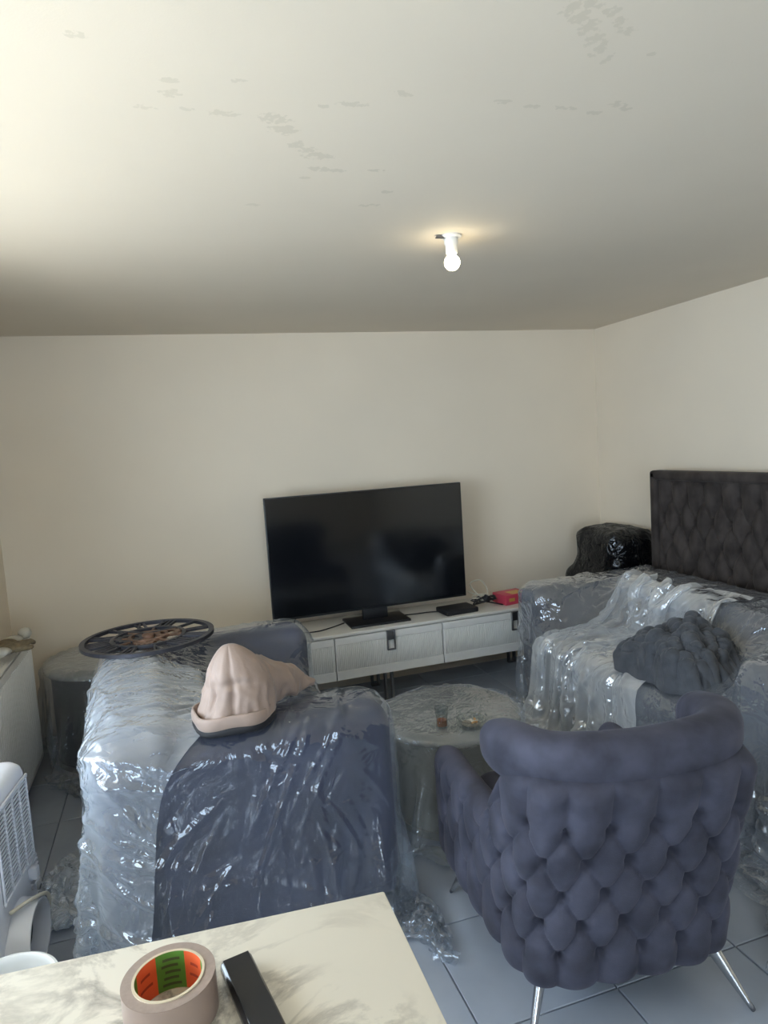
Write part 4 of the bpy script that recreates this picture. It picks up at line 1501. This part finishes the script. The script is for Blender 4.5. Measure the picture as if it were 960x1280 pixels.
loop_band('hem_band', .127, .109, .004, .048, .007, MT['beige'])
loop_band('black_lining', .126, .108, -.014, .014, .008, MT['black_matt'], wob=.004)
sv = []
path = catmull([(.05, .03, .10), (.12, .07, .085), (.19, .12, .05), (.25, .15, .025), (.31, .17, .012)], 9)
rads = [(.070 * (1 - (k / (len(path) - 1)) ** 2) + .010, .080 * (1 - .8 * (k / (len(path) - 1)) ** 2)) for k in range(len(path))]
v, f = tube(path, rads, 28)
v = [Vector(p) * 1.0 + Vector((.010 * fbm(p[0], p[1], p[2], 22), .010 * fbm(p[1], p[2], p[0], 22), .012 * fbm(p[2], p[0], p[1], 20) + .008 * math.sin(p[0] * 70 + p[2] * 40))) for p in v]
v = [Vector((p.x, p.y, max(p.z, .004))) for p in v]
mesh_obj('sleeve', v, f, MT['beige'], t)

# ------------------------------------------------------------------ clothes heap on the long sofa
HX, HY = 2.205, 2.51
nn = 180
g_ = np.linspace(-1, 1, nn)
A_, B_ = np.meshgrid(g_, g_, indexing='ij')
r_ = np.hypot(A_, B_)
k_ = np.where(r_ > 1e-6, np.maximum(np.abs(A_), np.abs(B_)) / np.maximum(r_, 1e-6), 1)
A_, B_ = A_ * k_, B_ * k_                       # square grid -> disc
r_ = np.minimum(1, np.hypot(A_, B_))
ang_ = np.arctan2(B_, A_)
edge_ = 1 + .10 * np.sin(3 * ang_ + 1) + .07 * np.sin(5 * ang_ + 2) + .04 * np.sin(11 * ang_)
base_ = .14 * np.sqrt(np.maximum(0, 1 - r_ ** 2.2)) + .06 * np.exp(-((A_ - .3) ** 2 + (B_ - .15) ** 2) / .12)
rngH = np.random.default_rng(77)
fold_ = np.zeros_like(A_)
for _ in range(150):                            # rounded folds; the deepest valleys lie between them
    ca, cb = rngH.uniform(-.8, .8, 2)
    an = rngH.normal(.9, .8)
    L, w, h = rngH.uniform(.25, .8), rngH.uniform(.035, .10), rngH.uniform(.010, .034)
    u = (A_ - ca) * math.cos(an) + (B_ - cb) * math.sin(an)
    v = -(A_ - ca) * math.sin(an) + (B_ - cb) * math.cos(an) + rngH.normal(0, .7) * u * u
    f_ = h * np.sqrt(np.maximum(0, 1 - (v / w) ** 2)) * np.maximum(0, 1 - (u / L) ** 2)
    fold_ = np.maximum(fold_, f_) + .25 * np.minimum(fold_, f_)
Zh = .500 + base_ + fold_ * np.clip((1 - r_) / .12, 0, 1)
P_ = np.stack([HX + .255 * A_ * edge_, HY + .285 * B_ * edge_, Zh], -1)
du = np.gradient(P_, axis=0); dv = np.gradient(P_, axis=1)
nr_ = np.cross(du, dv); nr_ /= np.maximum(np.linalg.norm(nr_, axis=-1), 1e-9)[..., None]
P_ = P_ + nr_ * (np.sign(nr_[..., 2].mean()) * (fold_ * .55 * np.clip((1 - r_) / .05, 0, 1)))[..., None]
for _ in range(2):
    P_[1:-1, 1:-1] = (P_[1:-1, 1:-1] * 4 + P_[:-2, 1:-1] + P_[2:, 1:-1] + P_[1:-1, :-2] + P_[1:-1, 2:]) / 8
o = mesh_obj('clothes_heap', P_.reshape(-1, 3), grid_faces(nn, nn), MT['pile'])
tag(o, 'crumpled heap of charcoal fabric on the plastic-covered long sofa', 'fabric')

# ------------------------------------------------------------------ headboard behind the long sofa
HB0, HB1, HBZ0, HBZ1, HBX = 2.02, 3.69, .12, 1.372, 3.035
hw, hh = HB1 - HB0, HBZ1 - HBZ0
t = tag(empty('headboard', (HBX, (HB0 + HB1) / 2, 0)), 'tall dark brown velvet buttoned headboard leaning against the right wall', 'headboard')
nu_, nv_ = 300, 200
yy = np.linspace(-hw / 2 + .055, hw / 2 - .055, nu_)
zz = np.linspace(HBZ0 + .05, HBZ1 - .05, nv_)
Yg, Zg = np.meshgrid(yy, zz, indexing='ij')
h, dim = tuft(Yg / .135, (Zg - (HBZ1 - .17)) / .135, -8, 0, .5)
ed = np.clip(np.minimum(np.minimum(Yg - yy[0], yy[-1] - Yg), np.minimum(Zg - zz[0], zz[-1] - Zg)) / .04, 0, 1)
Xg = -.040 - (.034 * (h - .55) - .022 * dim) * ed
verts = np.stack([Xg, Yg, Zg], -1).reshape(-1, 3)
o = mesh_obj('tufted_panel', verts, [q[::-1] for q in grid_faces(nu_, nv_)], MT['headboard'], t)
bm = bmesh.new()
for (c, s_) in (((-.02, -hw / 2 + .03, (HBZ0 + HBZ1) / 2), (.09, .06, hh)), ((-.02, hw / 2 - .03, (HBZ0 + HBZ1) / 2), (.09, .06, hh)), ((-.02, 0, HBZ1 - .03), (.09, hw, .06)), ((-.02, 0, HBZ0 + .03), (.09, hw, .06))):
    add_box(bm, c, s_, .018, 3)
bm_obj('border_frame', bm, MT['headboard'], t, True, autos=60)
box('back_board', (.035, 0, (HBZ0 + HBZ1) / 2), (.03, hw - .02, hh - .02), MT['black_matt'], t, .003)
for sy in (-1, 1):
    box('leg', (.02, sy * (hw / 2 - .12), HBZ0 / 2), (.05, .06, HBZ0 + .02), MT['black_matt'], t, .004)

# ------------------------------------------------------------------ black plastic covered stack in the corner
t = tag(empty('stool_stack', (2.93, 4.06, 0)), 'dark upholstered seat stack hidden under black plastic in the room corner', 'stool')
SB = Sdf()
for (c, s_, b_) in (((0, .02, .33), (.36, .54, .66), .06), ((.02, -.02, .795), (.30, .46, .30), .07)):
    o = rounded('seat_block', c, s_, b_, MT['sofa_grey'], t)
    SB.box((2.93 + c[0], 4.06 + c[1], c[2]), (s_[0] / 2, s_[1] / 2, s_[2] / 2), b_)
SB.box((3.65, 4, 1), (.5, 3, 3), .001); SB.box((2.9, 4.98, 1), (3, .5, 3), .001); SB.box((3.03, HB1 - .9, .7), (.09, .905, .72), .01); SB.box((2.43, 2.70, .4), (.50, .99, .42), .05)
p0 = flat_sheet(2.88, 4.06, 1.05, 1.15, 1.06, .018, .1, None, 21, .03)
p0[..., 0] = np.minimum(p0[..., 0], 3.14); p0[..., 1] = np.clip(p0[..., 1], 3.70, 4.46)
pK = drape(p0, (.018, .018), SB, 75, 8, margin=.03, seed=22, crumple=.02)
sheet('black_plastic', pK, MT['black_film'], 'shiny black plastic draped over the stack in the corner by the headboard', n=120, seed=36)

# ------------------------------------------------------------------ shot glass and ashtray on the coffee table
TZc = .455 + .0155
t = tag(empty('tea_glass', (.985, 2.53, TZc)), 'small clear glass with a little amber drink on the coffee table', 'glass')
lathe_obj('glass_body', [(0, .002), (.022, .002), (.025, .006), (.023, .04), (.029, .088), (.0275, .088), (.0215, .04), (.0225, .012), (0, .010)], MT['glass'], t, 36)
lathe_obj('drink', [(0, .0115), (.0212, .0125), (.0208, .036), (0, .036)], MT['tea'], t, 32)
t = tag(empty('ashtray', (1.10, 2.495, TZc)), 'cut-glass ashtray holding cigarette ends on the coffee table', 'ashtray')
v, f = [], []
prof = [(0, .002), (.050, .002), (.056, .008), (.060, .036), (.052, .036), (.044, .012), (0, .010)]
n = 32
for (r, z) in prof:
    for k in range(n):
        a = 2 * math.pi * k / n
        rr = r * (1 + (.04 if k % 2 and r > .045 else 0))
        v.append((rr * math.cos(a), rr * math.sin(a), z - (.008 if (k % 8 == 0 and z > .03) else 0)))
for i in range(len(prof) - 1):
    for k in range(n):
        f.append((i * n + k, i * n + (k + 1) % n, (i + 1) * n + (k + 1) % n, (i + 1) * n + k))
mesh_obj('dish', v, f, MT['glass'], t, False)
lathe_obj('ash', [(0, .018), (.02, .017), (.040, .0125), (0, .0122)], MT['ash'], t, 24)
rng = random.Random(3)
for k in range(5):
    a = rng.uniform(0, 6.28)
    c = Vector((rng.uniform(-.02, .02), rng.uniform(-.02, .02), .022))
    d = Vector((math.cos(a), math.sin(a), .15)) * .015
    v, f = tube([c - d, c + d], .0042, 10)
    mesh_obj('cigarette_end', v, f, MT['filter'] if k % 2 else MT['glove_cuff'], t)
